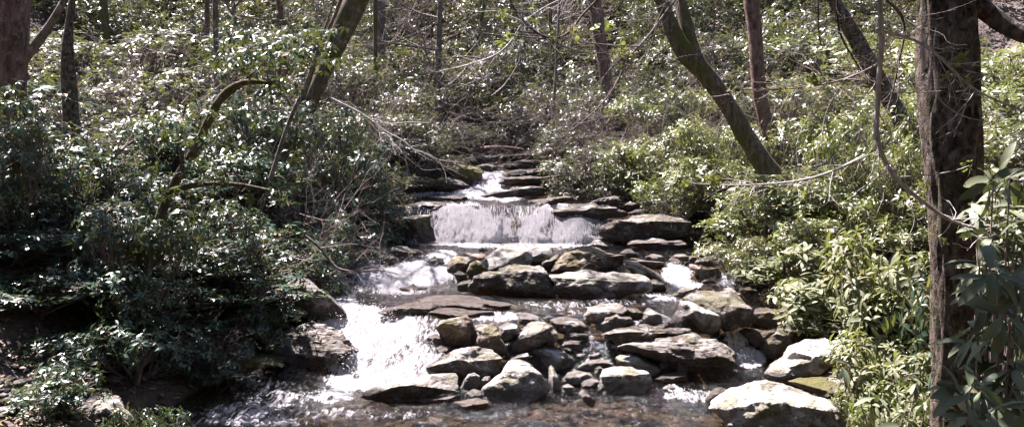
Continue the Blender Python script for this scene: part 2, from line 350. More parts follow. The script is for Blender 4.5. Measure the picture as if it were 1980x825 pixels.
def make_rock(name, poly, mat, label, wide=1., thick=None, by=None, seed=0, box=3.2, tilt=0., sink=.5, strat=0, cuts=9, drop=0., cat='rock', group=None, flat=.0):
    P = np.asarray(poly, float); P = P.mean(0) + (P - P.mean(0)) * np.array([wide, 1 + (wide - 1) * .4]); rs = np.random.RandomState(seed * 13 + 5)
    x0, y0 = P.min(0); x1, y1 = P.max(0); c = np.array([(x0 + x1) / 2, (y0 + y1) / 2])
    hx, hy, hz = hit(c[0], by if by else y1 - 1)
    wpx = x1 - x0; hpx = y1 - y0; a0 = wpx / 2 * hy / F; c0 = hpx / 2 * hy / F
    if thick is None: thick = .8 if wpx < 1.8 * hpx else .55
    b = max(a0 * thick, c0 * .7); Yc = hy + b * .45
    sca = Yc / F; a = wpx / 2 * sca; hh = hpx / 2 * sca
    cen = at(c[0], c[1], Yc)
    cen[2] -= drop
    beta = math.atan2(CAMZ - cen[2], Yc); uv = np.array([0, math.sin(beta), math.cos(beta)])
    V, Fc = ICO[3 if wpx < 60 else (4 if wpx < 150 else 5)]
    p = V / (np.abs(V) ** box).sum(1)[:, None] ** (1 / box)
    for k in range(cuts):
        n = rs.normal(size=3); n[2] *= .6; n /= np.linalg.norm(n); dd_ = rs.uniform(.62, .88)
        q = p @ n - dd_; p = p - np.maximum(q, 0)[:, None] * n * .92
    n = np.array([tilt + rs.uniform(-.1, .1), rs.uniform(-.30, -.10), 1.]); n /= np.linalg.norm(n)
    q = p @ n - (.66 - flat); p = p - np.maximum(q, 0)[:, None] * n * .93
    cz = max((hh - b * math.sin(beta) * .6), hh * .45)
    p = p * np.array([a, b, cz])
    s = max(a, cz)
    # lumpy relief before fitting the outline
    nrm = p / (np.linalg.norm(p, axis=1)[:, None] + 1e-9); fr = 1.7 / s
    dsp = fbm(p[:, 0] * fr + seed, p[:, 1] * fr, p[:, 2] * fr * 1.3, 3, seed) * .13 * s
    p = p + nrm * dsp[:, None] * np.array([1, 1, .6])
    # fit the outline in the plane across the line of sight
    u = p[:, 0]; w_ = p @ uv; th = np.arctan2(w_, u); rr = np.hypot(u, w_); NB = 72
    bins = ((th + math.pi) / (2 * math.pi) * NB).astype(int) % NB; rm = np.zeros(NB); np.maximum.at(rm, bins, rr)
    rm = np.maximum(rm, 1e-3); rm = (np.roll(rm, 1) + 2 * rm + np.roll(rm, -1)) / 4
    thb = (np.arange(NB) + .5) / NB * 2 * math.pi - math.pi
    rt = poly_radius(P, c, np.arctan2(-np.sin(thb), np.cos(thb))) * sca
    lo = np.sin(thb) < 0; rt = np.where(lo, rt * (1 + sink * np.abs(np.sin(thb))), rt)
    fac = np.interp(th, np.concatenate([thb - 2 * math.pi, thb, thb + 2 * math.pi]), np.tile(rt / rm, 3))
    du = u * (fac - 1); dw = w_ * (fac - 1); p = p + np.stack([du, 0 * du, 0 * du], -1) + dw[:, None] * uv
    # fine relief
    w0 = p + cen; f2 = 5.; 
    d2 = fbm(w0[:, 0] * f2, w0[:, 1] * f2, w0[:, 2] * f2, 4, 77, .6) * min(.075, .11 * s) - np.maximum(0, .28 - np.abs(fbm(w0[:, 0] * 1.7, w0[:, 1] * 1.7, w0[:, 2] * 3.1, 2, seed + 3))) * .10 * min(s, .8)
    if strat:
        zz = w0[:, 2] + w0[:, 0] * .10 * (1 if tilt <= 0 else -1) + .05 * fbm(w0[:, 0] * 1.2, w0[:, 1] * 1.2, 0, 2, 9)
        la = vnoise(zz * 17, 0 * zz, 0 * zz + seed, 4); d2 = d2 + np.sign(la) * np.abs(la) ** .4 * strat * np.clip(1 - np.abs(nrm[:, 2]), .15, 1)
    p = p + nrm * d2[:, None]
    base = np.array([0, 0, p[:, 2].min()]); wv = p + cen
    mb = MB(); mb.add(p - base, Fc); o = mb.build(name, M[mat], attr=None); o.location = cen + base
    wet = ss(.26, .02, wv[:, 2] - W(wv[:, 0], wv[:, 1])) if hx > edges(hy)[0] - .2 and hx < edges(hy)[1] + .2 else np.zeros(len(wv))
    addattr(o.data, 'wet', wet); tag(o, label, cat, group)
    return o
def Z(o, pts, s=4.125): return [(o[0] + x / s, o[1] + y / s) for x, y in pts]
O1, O2, O3, O4, O5, O6, O7, O8 = (700, 280), (1020, 340), (560, 440), (860, 440), (1160, 460), (660, 600), (980, 590), (1260, 625)
N = (0, 0)
def Q(*a): return list(zip(a[::2], a[1::2]))
ROCKS = [
# name, origin, outline, material, label, options
('boulder', O8, Q(450,660,520,570,640,500,800,455,960,438,1080,455,1180,490,1330,560,1440,600,1500,680,1490,780,1480,900,1300,960,900,930,700,860,620,810,560,740,480,700), 'white', 'huge pale domed boulder with mossy left end in the brown shallows', dict(thick=.75, box=2.3, by=843, cuts=4, flat=-.35)),
('boulder', O8, Q(920,385,1000,300,1050,230,1130,170,1260,120,1400,110,1560,160,1620,260,1580,330,1440,370,1300,390,1100,440,1000,430), 'white', 'pale smooth sloping boulder half under the leaves behind the huge domed boulder', dict(thick=.6, tilt=.15)),
('boulder', O8, Q(1090,460,1200,420,1420,420,1560,440,1640,520,1640,640,1520,660,1400,590,1280,540), 'mossy', 'yellow-green mossy rock between the two big pale boulders under the leaves', dict(by=775)),
('stone', O8, Q(420,600,500,520,560,500,610,520,560,570,470,630), 'dark', 'dark wedge stone touching the mossy end of the huge domed boulder', {}),
('boulder', O8, Q(905,170,960,90,1040,20,1110,-20,1200,20,1230,110,1180,150,1050,220,1000,240,930,225), 'dark', 'dark speckled upright boulder beside the small right-hand cascade', dict(thick=.7)),
('ledge', O8, Q(690,60,760,30,900,50,1000,60,960,130,850,170,720,160), 'wet', 'wet mossy slab awash above the small right-hand cascade', dict(thick=.5)),
('ledge', O7, Q(850,320,1000,290,1150,235,1350,220,1560,198,1640,240,1750,280,1840,340,1840,440,1780,490,1600,515,1440,500,1290,450,1200,440,1050,390,900,350), 'ledge', 'long tilted slab of layered rock with pale top and black front', dict(thick=.38, tilt=-.2, strat=.012)),
('ledge', O7, Q(1010,380,1150,340,1320,300,1480,290,1505,330,1520,440,1440,460,1250,430,1130,400), 'ledge', 'pale-edged lower lip of rock in front of the long tilted slab', dict(thick=.3, tilt=-.15, strat=.01, by=704)),
('ledge', O7, Q(740,235,850,190,960,150,1150,140,1270,130,1400,165,1500,195,1400,225,1250,240,1100,270,980,300,860,300,790,260), 'ledge', 'thin mossy layered slab lying just behind the long tilted slab', dict(thick=.4, tilt=-.1, strat=.012)),
('boulder', O5, Q(640,495,700,500,830,545,940,600,970,625,960,690,900,720,700,700,610,680,600,610,625,540), 'pale', 'pale flat-topped wedge boulder pointing left in midstream', dict(thick=.6, tilt=.15, box=4)),
('boulder', O5, Q(650,480,720,425,830,415,1000,420,1080,410,1150,480,1185,580,1190,640,1090,665,960,680,900,620,800,560,700,520), 'dark', 'big dark block with pale top edge behind the pale flat-topped wedge', dict(thick=.6, box=4)),
('stone', O5, Q(980,400,1050,390,1150,460,1165,520,1080,500,1000,440), 'brown', 'rounded brown mossy stone behind the big dark block', {}),
('stone', O5, Q(1100,400,1200,390,1260,420,1240,440,1130,440), 'mossy', 'low mossy stone on the right behind the rounded brown stone', {}),
('boulder', O5, Q(1170,660,1210,600,1260,560,1340,545,1440,570,1500,620,1480,690,1380,715,1260,700,1190,690), 'dark', 'dark boulder with pale left face at the right edge under the bush', {}),
('stone', O5, Q(560,465,640,410,720,385,790,390,780,410,690,440,640,475,590,480), 'grey', 'narrow slanting slab stone below the little right-hand rapid', dict(thick=.4)),
('stone', O5, Q(740,190,860,145,940,140,985,180,960,212,880,218,790,205), 'pale', 'smooth yellowish pale cobble right of the little rapid', {}),
('boulder', O5, Q(710,200,800,215,930,235,980,275,990,315,900,335,800,330,740,260), 'brown', 'flat brown rock below the smooth yellowish cobble', {}),
('stone', O5, Q(550,170,600,130,680,125,720,150,700,190,640,210,580,205), 'brown', 'knobbly reddish brown stone at the head of the little rapid', {}),
('stone', O5, Q(700,150,740,135,790,160,770,185,710,185), 'brown', 'small flat brown stone right of the knobbly reddish one', {}),
('stone', O5, Q(360,150,420,128,500,140,530,180,440,192,370,175), 'grey', 'low grey hump stone in the pool left of the knobbly reddish stone', {}),
('stone', O5, Q(155,120,210,85,250,85,295,125,295,155,200,152), 'dark', 'small dark speckled stone behind the reddish faceted boulder', {}),
('stone', O5, Q(800,350,870,315,930,335,930,358,850,362), 'brown', 'small round brown stone in the riffle under the flat brown rock', {}),
('stone', O5, Q(1050,345,1150,315,1300,320,1300,350,1180,372,1080,362), 'brown', 'flat brown stone at the foot of the right bank', {}),
('stone', O5, Q(1190,375,1250,350,1370,370,1370,398,1260,412,1200,402), 'dark', 'dark flat stone in front of the flat brown stone by the right bank', {}),
('boulder', O4, Q(1430,250,1520,260,1640,320,1720,380,1720,415,1640,420,1530,370,1440,320), 'brown', 'brown ridge of rock sloping down from the reddish faceted boulder', {}),
('stone', O4, Q(1460,230,1600,255,1780,280,1700,310,1600,315,1500,280), 'brown', 'thin brown slab behind the brown sloping ridge', {}),
('stone', O4, Q(1600,420,1680,405,1740,440,1755,490,1680,500,1600,500), 'dark', 'dark low rock at the right end of the long flat boulder', {}),
('boulder', O4, Q(835,340,880,270,960,180,1010,160,1100,152,1250,165,1380,210,1450,215,1458,320,1380,350,1200,345,1000,350,850,358), 'brown', 'reddish faceted boulder with pale ridged back in the middle of the stream', dict(flat=-.25, thick=.55, by=532, box=3, tilt=.1)),
('boulder', O4, Q(820,390,850,350,960,335,1150,340,1300,350,1450,345,1560,360,1640,430,1620,500,1450,530,1330,560,1000,555,830,500), 'grey', 'long flat boulder with blotchy lichen top and shaded underside', dict(thick=.4, box=4)),
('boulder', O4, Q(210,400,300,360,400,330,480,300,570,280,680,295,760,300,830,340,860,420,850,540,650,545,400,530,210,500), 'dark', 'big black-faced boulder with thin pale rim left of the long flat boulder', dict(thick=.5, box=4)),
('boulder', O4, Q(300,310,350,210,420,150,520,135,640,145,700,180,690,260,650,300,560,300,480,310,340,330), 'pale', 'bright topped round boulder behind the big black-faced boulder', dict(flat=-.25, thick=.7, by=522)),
('boulder', O4, Q(640,190,680,150,780,140,860,165,880,230,820,280,700,290), 'grey', 'grey rough rock filling the gap between the two mid-stream boulders', dict(by=518)),
('boulder', O4, Q(20,280,80,210,180,200,300,200,345,225,300,265,200,280,180,340,90,362,30,330), 'brown', 'brown overhanging rock at the left end of the mid-stream boulder pile', dict(by=529)),
('stone', O4, Q(180,340,200,280,250,255,290,270,330,320,260,375,210,400), 'mossy', 'small yellow-green stone leaning on the big black-faced boulder', dict(by=540)),
('stone', O4, Q(75,370,110,340,170,370,180,410,110,422), 'dark', 'small dark stone under the brown overhanging rock', {}),
('stone', O4, Q(90,460,130,430,210,410,220,500,120,492), 'dark', 'dark stub of rock at the left foot of the big black-faced boulder', {}),
('stone', O4, Q(770,280,850,230,930,205,905,270,840,335,780,310), 'dark', 'dark cleft stone wedged beside the reddish faceted boulder', dict(by=525)),
('stone', O4, Q(700,310,760,300,800,330,790,380,720,370), 'grey', 'small cracked grey stone in the notch above the long flat boulder', dict(by=540)),
('stone', O4, Q(1130,150,1180,105,1240,98,1300,150,1290,172,1180,165), 'pale', 'pale triangular stone at the right end of the waterfall foam', {}),
('stone', O4, Q(262,180,300,165,345,175,330,188,280,188), 'dark', 'tiny dark stone poking out of the waterfall pool', {}),
('boulder', O7, Q(615,75,650,10,740,-20,900,-25,960,20,970,80,900,110,760,135,640,120), 'grey', 'flat-topped boulder with mossy rim near the stream centre', dict(box=4)),
('stone', O7, Q(950,20,1040,25,1090,60,1060,110,980,100), 'mossy', 'orange-brown mossy hump right of the flat-topped boulder', {}),
('boulder', O7, Q(1085,60,1130,15,1200,50,1300,100,1315,145,1180,150,1090,110), 'grey', 'grey sloping rock between the mossy hump and the pale wedge', {}),
('boulder', O7, Q(715,150,780,90,880,55,920,80,990,90,1010,140,900,180,790,198,730,180), 'grey', 'rounded grey-brown boulder in front of the flat-topped boulder', dict(flat=-.3, cuts=5)),
('stone', O7, Q(630,100,680,45,715,45,705,100,645,122), 'grey', 'thin stone leaning against the flat-topped boulder', {}),
('stone', O7, Q(55,60,150,55,260,85,312,130,240,142,180,162,110,130), 'grey', 'low flat dark-sided stone left of centre by the riffle', dict(thick=.5)),
('boulder', O7, Q(0,340,60,260,130,170,200,130,300,135,380,160,412,220,400,275,300,300,150,355,60,372), 'grey', 'steeply tilted slab with bright upper edge and dark flank', dict(thick=.5, tilt=-.3)),
('boulder', O7, Q(340,110,400,90,470,90,560,100,620,130,642,190,560,205,430,205,350,150), 'grey', 'smooth split boulder right of the tilted slab', {}),
('stone', O7, Q(450,225,520,195,600,205,650,235,640,262,560,258,470,262), 'grey', 'flat stone on top in the pair below the split boulder', dict(by=657)),
('stone', O7, Q(430,290,470,265,560,255,640,250,670,272,600,330,500,340,440,325), 'grey', 'darker lower stone in the pair below the split boulder', {}),
('stone', O7, Q(285,285,370,265,382,300,360,330,300,325), 'grey', 'little square stone right under the tilted slab', {}),
('boulder', O7, Q(180,390,200,340,280,312,430,345,520,400,540,440,480,482,350,492,230,455), 'white', 'sunlit white flat boulder with pointed back in the cobble bar', dict(thick=.6)),
('stone', O7, Q(275,310,320,305,440,345,450,362,380,345,300,325), 'brown', 'thin reddish slab lying along the back of the white flat boulder', dict(by=679)),
('stone', O7, Q(0,440,80,395,170,375,180,410,100,430,20,470), 'pale', 'pale low stone left of the white flat boulder', dict(by=705)),
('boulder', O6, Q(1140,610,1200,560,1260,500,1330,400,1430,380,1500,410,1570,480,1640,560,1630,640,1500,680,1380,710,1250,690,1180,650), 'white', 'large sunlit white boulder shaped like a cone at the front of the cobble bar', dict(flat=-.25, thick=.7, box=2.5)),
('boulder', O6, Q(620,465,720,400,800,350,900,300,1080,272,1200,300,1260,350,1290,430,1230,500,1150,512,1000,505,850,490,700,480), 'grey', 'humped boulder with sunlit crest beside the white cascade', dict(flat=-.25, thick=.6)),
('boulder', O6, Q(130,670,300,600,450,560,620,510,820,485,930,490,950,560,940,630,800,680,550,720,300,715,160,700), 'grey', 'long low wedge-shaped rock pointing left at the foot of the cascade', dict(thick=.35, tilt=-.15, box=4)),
('stone', O6, Q(555,720,700,690,850,670,940,675,860,712,700,732), 'grey', 'thin splinter of rock at the water edge below the long low wedge', dict(thick=.3)),
('stone', O6, Q(965,560,1010,500,1060,490,1110,520,1105,580,1040,620,970,615), 'pale', 'egg-shaped cobble left of a smaller egg-shaped cobble', dict(flat=-.3, cuts=5)),
('stone', O6, Q(1085,580,1140,520,1190,520,1202,555,1130,612,1090,608), 'pale', 'smaller egg-shaped cobble touching the large white cone boulder', dict(flat=-.3, cuts=5)),
('stone', O6, Q(990,660,1050,625,1120,640,1115,680,1020,692), 'pale', 'small flat whitish stone below the two egg-shaped cobbles', {}),
('stone', O6, Q(870,735,950,710,1100,690,1190,720,1160,770,1050,785,980,760), 'brown', 'flat shelving stone in the water in front of the cobble bar', {}),
('boulder', O6, Q(740,140,800,80,880,50,1000,30,1060,90,1070,180,1060,270,950,290,850,270,790,200), 'brown', 'crumbly brown and white rock at the right side of the cascade', dict(thick=.6)),
('boulder', O6, Q(1050,120,1120,105,1200,110,1250,130,1290,250,1305,320,1240,310,1080,280), 'brown', 'rusty brown block right of the crumbly brown and white rock', {}),
('stone', O6, Q(660,270,690,200,760,180,820,230,850,275,760,285), 'dark', 'wet dark rock washed by the cascade left of the crumbly rock', {}),
('stone', O6, Q(745,300,800,275,870,290,862,322,790,348), 'grey', 'round cobble between the humped boulder and the cascade', {}),
('stone', O6, Q(1250,130,1320,90,1400,110,1422,150,1350,225,1280,240), 'pale', 'pinkish pale stone behind the tilted slab', {}),
('stone', O6, Q(1285,280,1330,245,1360,260,1330,300), 'grey', 'tiny cobble at the lower tip of the tilted slab', {}),
('stone', O7, Q(332,500,355,475,380,500,417,620,402,690,372,685,340,600), 'white', 'thin upright finger of pale stone right of the white cone boulder', dict(thick=.8)),
('stone', O7, Q(440,580,480,530,580,520,680,540,692,580,600,605,500,622,450,612), 'white', 'knobbly white stone right of the upright finger stone', dict(by=744)),
('stone', O7, Q(565,605,640,575,720,590,772,612,700,645,600,655), 'grey', 'small dark flat stone in front of the knobbly white stone', {}),
('stone', O7, Q(440,640,490,620,540,650,522,692,450,718), 'white', 'small white wedge under the knobbly white stone', {}),
('stone', O7, Q(562,700,600,670,640,700,702,760,660,790,620,760), 'white', 'little white pointed stone at the very front of the cobble bar', {}),
('boulder', O7, Q(740,560,770,500,860,485,1020,490,1130,520,1160,570,1140,640,1000,700,800,690,750,640), 'white', 'oblong loaf-shaped stone with white top and black underside', dict(thick=.5, box=3.4)),
('boulder', O7, Q(850,420,900,385,1000,380,1100,420,1200,465,1217,520,1150,545,1000,520,860,470), 'white', 'bright humped boulder behind the loaf-shaped stone', dict(by=722)),
('stone', O7, Q(560,495,640,440,740,415,850,430,845,475,700,505,600,512), 'pale', 'flat shelving stone left of the bright humped boulder', {}),
('stone', O7, Q(1215,460,1280,450,1295,480,1225,512), 'pale', 'small pinkish stone right of the bright humped boulder', {}),
('stone', O7, Q(1340,440,1370,425,1390,450,1422,440,1442,500,1420,545,1360,530), 'white', 'ragged pale upright stone standing at the foot of the long slab', dict(thick=.5)),
('stone', O7, Q(1165,590,1250,550,1380,525,1440,540,1432,600,1280,615), 'dark', 'dark flat rock under the ragged pale upright stone', {}),
('stone', O7, Q(540,390,600,370,632,395,590,422), 'pale', 'small pale chip of rock in the gap behind the shelving stone', {}),
('stone', O7, Q(650,400,740,370,780,395,700,422), 'pale', 'larger pale chip beside the small one behind the shelving stone', {}),
('stone', O7, Q(455,345,500,315,542,345,525,372), 'brown', 'round brown pebble at the back right of the white flat boulder', {}),
('stone', O7, Q(698,505,740,478,772,500,750,545,710,540), 'grey', 'small round stone in the corner left of the loaf-shaped stone', {}),
('stone', O7, Q(180,340,210,318,240,330,220,355,190,360), 'brown', 'tiny reddish pebble left of the white flat boulder point', {}),
('stone', O7, Q(1265,655,1310,630,1350,655,1320,680,1280,675), 'pale', 'small wet stone in the riffle left of the huge domed boulder', {}),
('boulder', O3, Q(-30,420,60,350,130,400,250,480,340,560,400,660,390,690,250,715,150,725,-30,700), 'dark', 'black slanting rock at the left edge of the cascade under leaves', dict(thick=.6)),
('ledge', N, Q(505,668,560,628,600,618,650,632,682,655,695,678,640,690,560,696,510,690), 'ledge', 'layered bank ledge left of the cascade foot', dict(thick=.6, strat=.02)),
('stone', N, Q(597,682,628,660,668,664,692,682,650,690), 'grey', 'pale-topped stone on the tip of the layered bank ledge', {}),
('ledge', N, Q(380,694,420,674,480,678,545,690,550,706,480,716,400,714), 'mossy', 'flat mossy ledge at the water edge of the left bank', dict(thick=.5, strat=.01)),
('boulder', N, Q(146,795,165,762,190,755,225,768,252,796,262,815,160,822), 'grey', 'half-buried grey boulder among roots on the lower left bank', {}),
('boulder', O3, Q(675,235,720,190,800,150,880,140,1000,170,1100,200,1000,225,850,245,720,255), 'dark', 'dark whale-backed rock in the pool left of the waterfall', dict(thick=.4)),
('stone', O3, Q(715,275,770,225,830,220,902,262,885,295,780,305), 'brown', 'reddish rounded stone in front of the whale-backed rock', {}),
('stone', O3, Q(615,235,640,160,700,130,748,160,680,215), 'dark', 'dark stone left of the whale-backed rock', {}),
('boulder', N, Q(612,498,622,476,648,474,668,490,655,506,625,508), 'grey', 'sunlit stone seen through the leaves left of the stream', {}),
('stone', N, Q(575,488,592,474,612,482,606,496), 'grey', 'smaller sunlit stone seen through the leaves further left', {}),
('ledge', O3, Q(1000,520,1150,500,1350,508,1600,548,1850,600,1780,640,1500,640,1200,610,1020,570), 'wet', 'broad wet purple-brown bedrock slab the stream slides over', dict(drop=.05, flat=-.3, cuts=4, thick=.6, strat=.03, sink=.1)),
('ledge', O3, Q(700,655,800,600,950,560,1100,545,1250,590,1240,650,1120,690,950,660,800,680), 'wet', 'wet greenish-brown slab end beside the white rapid', dict(drop=.05, flat=-.3, cuts=4, thick=.6, strat=.03, sink=.2)),
('ledge', O3, Q(1080,650,1200,600,1400,625,1620,640,1600,680,1420,705,1200,700), 'wet', 'lower wet slab in front of the broad purple-brown one', dict(drop=.05, flat=-.3, cuts=4, thick=.5, strat=.03, sink=.2)),
('stone', O3, Q(865,482,950,462,1100,470,1085,490,900,495), 'wet', 'thin dark rock awash behind the broad wet slab', {}),
('stone', O3, Q(1090,280,1130,240,1220,245,1235,290,1150,300), 'brown', 'small stone with water pouring over it in the left rapid', {}),
('boulder', O1, Q(640,210,670,165,730,142,860,160,940,180,972,220,940,270,880,312,800,315,700,265), 'mossy', 'block with bright flat top and green edge beside the small upper fall', dict(box=4.5, thick=.6)),
('boulder', O1, Q(505,305,600,270,700,245,820,300,860,325,780,350,600,362,520,345), 'dark', 'dark sloping rock below the green-edged block', {}),
('ledge', O1, Q(200,520,250,480,420,455,700,445,790,470,640,530,540,560,280,580), 'ledge', 'brown layered ledge top at the left of the waterfall lip', dict(thick=.5, by=400, strat=.01)),
('boulder', O1, Q(250,600,340,570,545,545,558,600,550,735,400,742,270,722), 'dark', 'black block of rock left of the waterfall curtain', dict(thick=.5, box=5)),
('ledge', O1, Q(590,425,700,400,820,410,872,440,750,448), 'wet', 'low ledge across the water above the waterfall', dict(thick=.4)),
('ledge', O1, Q(1005,412,1100,370,1250,340,1390,325,1445,370,1410,405,1200,405,1050,422), 'ledge', 'wedge slab pointing left at the foot of the small upper fall', dict(wide=1.3, thick=.4, strat=.01)),
('ledge', O1, Q(1150,275,1300,250,1440,260,1560,230,1585,300,1480,335,1300,320,1170,312), 'wet', 'lowest of the stacked slabs right of the small upper fall', dict(wide=1.3, thick=.4, strat=.01)),
('ledge', O1, Q(1125,238,1250,200,1400,190,1540,170,1565,220,1400,248,1250,250), 'wet', 'second of the stacked slabs right of the small upper fall', dict(wide=1.3, thick=.4, strat=.01)),
('boulder', O1, Q(900,170,960,150,1050,160,1120,205,1100,222,980,218), 'dark', 'dark rock at the crest of the small upper fall', {}),
('ledge', O1, Q(880,135,960,95,1080,85,1065,125,940,155), 'ledge', 'pale streaked slab at the left top of the rock staircase', dict(wide=1.3, thick=.4)),
('ledge', O1, Q(1080,160,1250,125,1450,115,1535,150,1400,188,1200,195), 'wet', 'broad shining slab in the middle of the rock staircase', dict(wide=1.3, thick=.5, strat=.01)),
('ledge', O1, Q(1110,125,1200,80,1400,55,1510,90,1350,125,1200,135), 'wet', 'topmost slab of the rock staircase below the bushes', dict(wide=1.3, thick=.5, strat=.01)),
('ledge', O2, Q(30,205,100,185,200,175,330,158,345,185,250,215,100,228), 'brown', 'thin brown rock shelf right of the pool above the waterfall', dict(wide=1.3, thick=.4)),
('ledge', O2, Q(190,290,250,245,350,220,540,216,700,250,800,300,770,330,600,340,400,335,210,318), 'ledge', 'slab with bright curved top right of the waterfall lip', dict(thick=.4, box=4)),
('boulder', O2, Q(500,208,580,170,720,156,755,200,700,232,560,222), 'dark', 'dark rock behind the slab with bright curved top', {}),
('ledge', O2, Q(545,430,640,370,760,340,900,308,1100,288,1280,340,1295,420,1285,500,1000,515,800,505,640,505), 'ledge', 'massive smooth ledge with black undercut right of the waterfall', dict(thick=.45, box=4, by=474, tilt=.1)),
('ledge', O2, Q(790,545,850,510,1000,490,1250,515,1295,545,1150,585,1000,588,850,568), 'ledge', 'silver-grey layered slab in the pool below the massive ledge', dict(thick=.45, strat=.015)),
('boulder', O2, Q(560,500,620,470,700,458,790,478,800,520,700,545,600,535), 'dark', 'black rock with thin bright rim under the massive ledge', dict(thick=.5)),
('stone', O2, Q(770,232,800,208,890,218,898,252,780,254), 'dark', 'small square dark rock in front of the reddish twigs', dict(by=401)),
('ledge', O2, Q(780,310,860,262,1050,248,1135,268,1150,300,1000,312), 'dark', 'dark shelf between the curved slab and the massive ledge', dict(thick=.4, by=414)),
('boulder', O2, Q(1480,310,1520,262,1620,250,1645,290,1570,345,1500,350), 'mossy', 'mossy rock high on the right bank among leaves', {}),
('boulder', O2, Q(1350,635,1450,560,1560,530,1585,560,1500,615,1390,642), 'mossy', 'mossy slanting rock at the waterline of the right bank', dict(thick=.5)),
]
for i, (nm, o, pts_, mt, lb, kw) in enumerate(ROCKS):
    make_rock(nm, Z(o, pts_) if o != N else pts_, mt, lb, seed=i, cat='rock', **kw)
# gravel and cobbles of the bed: nobody could count them
def gravel(name, spots, label, mat, smin, smax):
    V, Fc = ico(2); mb = MB()
    for (x, y) in spots:
        r = random.uniform(smin, smax) * (1 if random.random() < .85 else 1.7); sc = np.array([r * random.uniform(.8, 1.5), r * random.uniform(.7, 1.2), r * random.uniform(.4, .75)])
        a = random.random() * 6.28; p = V * sc * (1 + .18 * RS.normal(size=(len(V), 1))); ca, sa = math.cos(a), math.sin(a)
        p = np.stack([p[:, 0] * ca - p[:, 1] * sa, p[:, 0] * sa + p[:, 1] * ca, p[:, 2]], -1)
        mb.add(p + np.array([x, y, float(T(x, y)) + sc[2] * .2]), Fc)
    o = mb.build(name, M[mat], attr=None, smooth=True); addattr(o.data, 'wet', np.zeros(mb.n)); tag(o, label, 'gravel', kind='stuff')
sp = []
for _ in range(2600):
    y = random.uniform(8, 16.5); a, b = edges(y); sp.append((random.uniform(a, b), y))
gravel('gravel', sp, 'brown pebbles and cobbles on the stream bed', 'brown', .02, .07)
sp = []
for cx, cy, rx, ry, k in ((60,770,110,50,260),(1150,700,180,60,240),(1080,650,120,25,120),(1400,560,90,40,110),(330,660,160,30,150),(1450,800,220,20,120),(1180,600,120,15,60)):
    for _ in range(k):
        x, y, z = hit(cx + random.gauss(0, .5) * rx, cy + random.gauss(0, .5) * ry); sp.append((x, y))
gravel('cobbles', sp, 'loose dark cobbles along the banks and the bar', 'dark', .025, .06)
# ------------------------------------------------------------------ foliage
def unit(a): return a / (np.linalg.norm(a, axis=-1, keepdims=True) + 1e-9)
def leaves(mb, b, d, nrm, L, wd, rnd, detail=1):
    n = len(b); d = unit(d); s = unit(np.cross(d, nrm)); nn = np.cross(s, d); L = L[:, None]; w_ = wd[:, None] * L
    if detail == 0:
        v = np.stack([b, b + d * L * .5 + s * w_, b + d * L - nn * L * .12, b + d * L * .5 - s * w_], 1)
        mb.add(v.reshape(-1, 3), (np.arange(n) * 4)[:, None] + np.array([[0, 1, 2, 3]]), np.repeat(rnd, 4)); return
    if detail == 1:
        v = np.stack([b, b + d * L * .52 + s * w_ + nn * L * .04, b + d * L * .55, b + d * L * .52 - s * w_ + nn * L * .04, b + d * L - nn * L * .13], 1)
        f = np.array([[0, 1, 2], [0, 2, 3], [1, 4, 2], [2, 4, 3]])
        mb.add(v.reshape(-1, 3), ((np.arange(n) * 5)[:, None, None] + f[None]).reshape(-1, 3), np.repeat(rnd, 5)); return
    st = [(.0, .10, 0), (.2, .62, .02), (.45, 1., .02), (.7, .95, -.03), (.9, .55, -.11), (1., .08, -.17)]
    rows = []
    for tt, ww, dz in st:
        c = b + d * L * tt + nn * L * dz
        rows += [c + s * w_ * ww + nn * w_ * .22 * ww, c - nn * w_ * .0, c - s * w_ * ww + nn * w_ * .22 * ww]
    v = np.stack(rows, 1); k = len(st); q = []
    for i in range(k - 1):
        for j in (0, 1): q.append([i * 3 + j, i * 3 + j + 1, i * 3 + 3 + j + 1, i * 3 + 3 + j])
    q = np.array(q); mb.add(v.reshape(-1, 3), ((np.arange(n) * 3 * k)[:, None, None] + q[None]).reshape(-1, 4), np.repeat(rnd, 3 * k))
def rosettes(mb, c, ax, L, per, detail, droop=.15, wd=.16, rs=RS):
    n = len(c); ax = unit(ax); k = per
    r1 = unit(np.cross(ax, rs.normal(size=(n, 3)))); r2 = np.cross(ax, r1)
    ph = (np.arange(k) / k * 2 * math.pi)[None, :] + rs.uniform(0, 6.3, (n, 1)) + rs.normal(0, .25, (n, k))
    el = rs.uniform(-.15, .75, (n, k)) - droop
    d = (np.cos(ph)[..., None] * r1[:, None] + np.sin(ph)[..., None] * r2[:, None]) * np.cos(el)[..., None] + ax[:, None] * np.sin(el)[..., None]
    d[..., 2] -= droop * .8; d = unit(d)
    LL = L * rs.uniform(.6, 1.15, (n, k)); b = c[:, None] + d * LL[..., None] * .08 + ax[:, None] * rs.uniform(-.25, .1, (n, k))[..., None] * L
    nrm = np.broadcast_to(ax[:, None], d.shape) + rs.normal(0, .3, d.shape) + np.array([0, 0, .35])
    keep = rs.random_sample((n, k)) > .12
    rn = np.clip(rs.uniform(.0, .9, (n, 1)) + rs.normal(0, .1, (n, k)), 0, .93); rn = np.where(rs.random_sample((n, k)) < .025, 1., rn)
    leaves(mb, b[keep], d[keep], nrm[keep], LL[keep], rs.uniform(wd * .8, wd * 1.15, keep.sum()), rn[keep], detail)
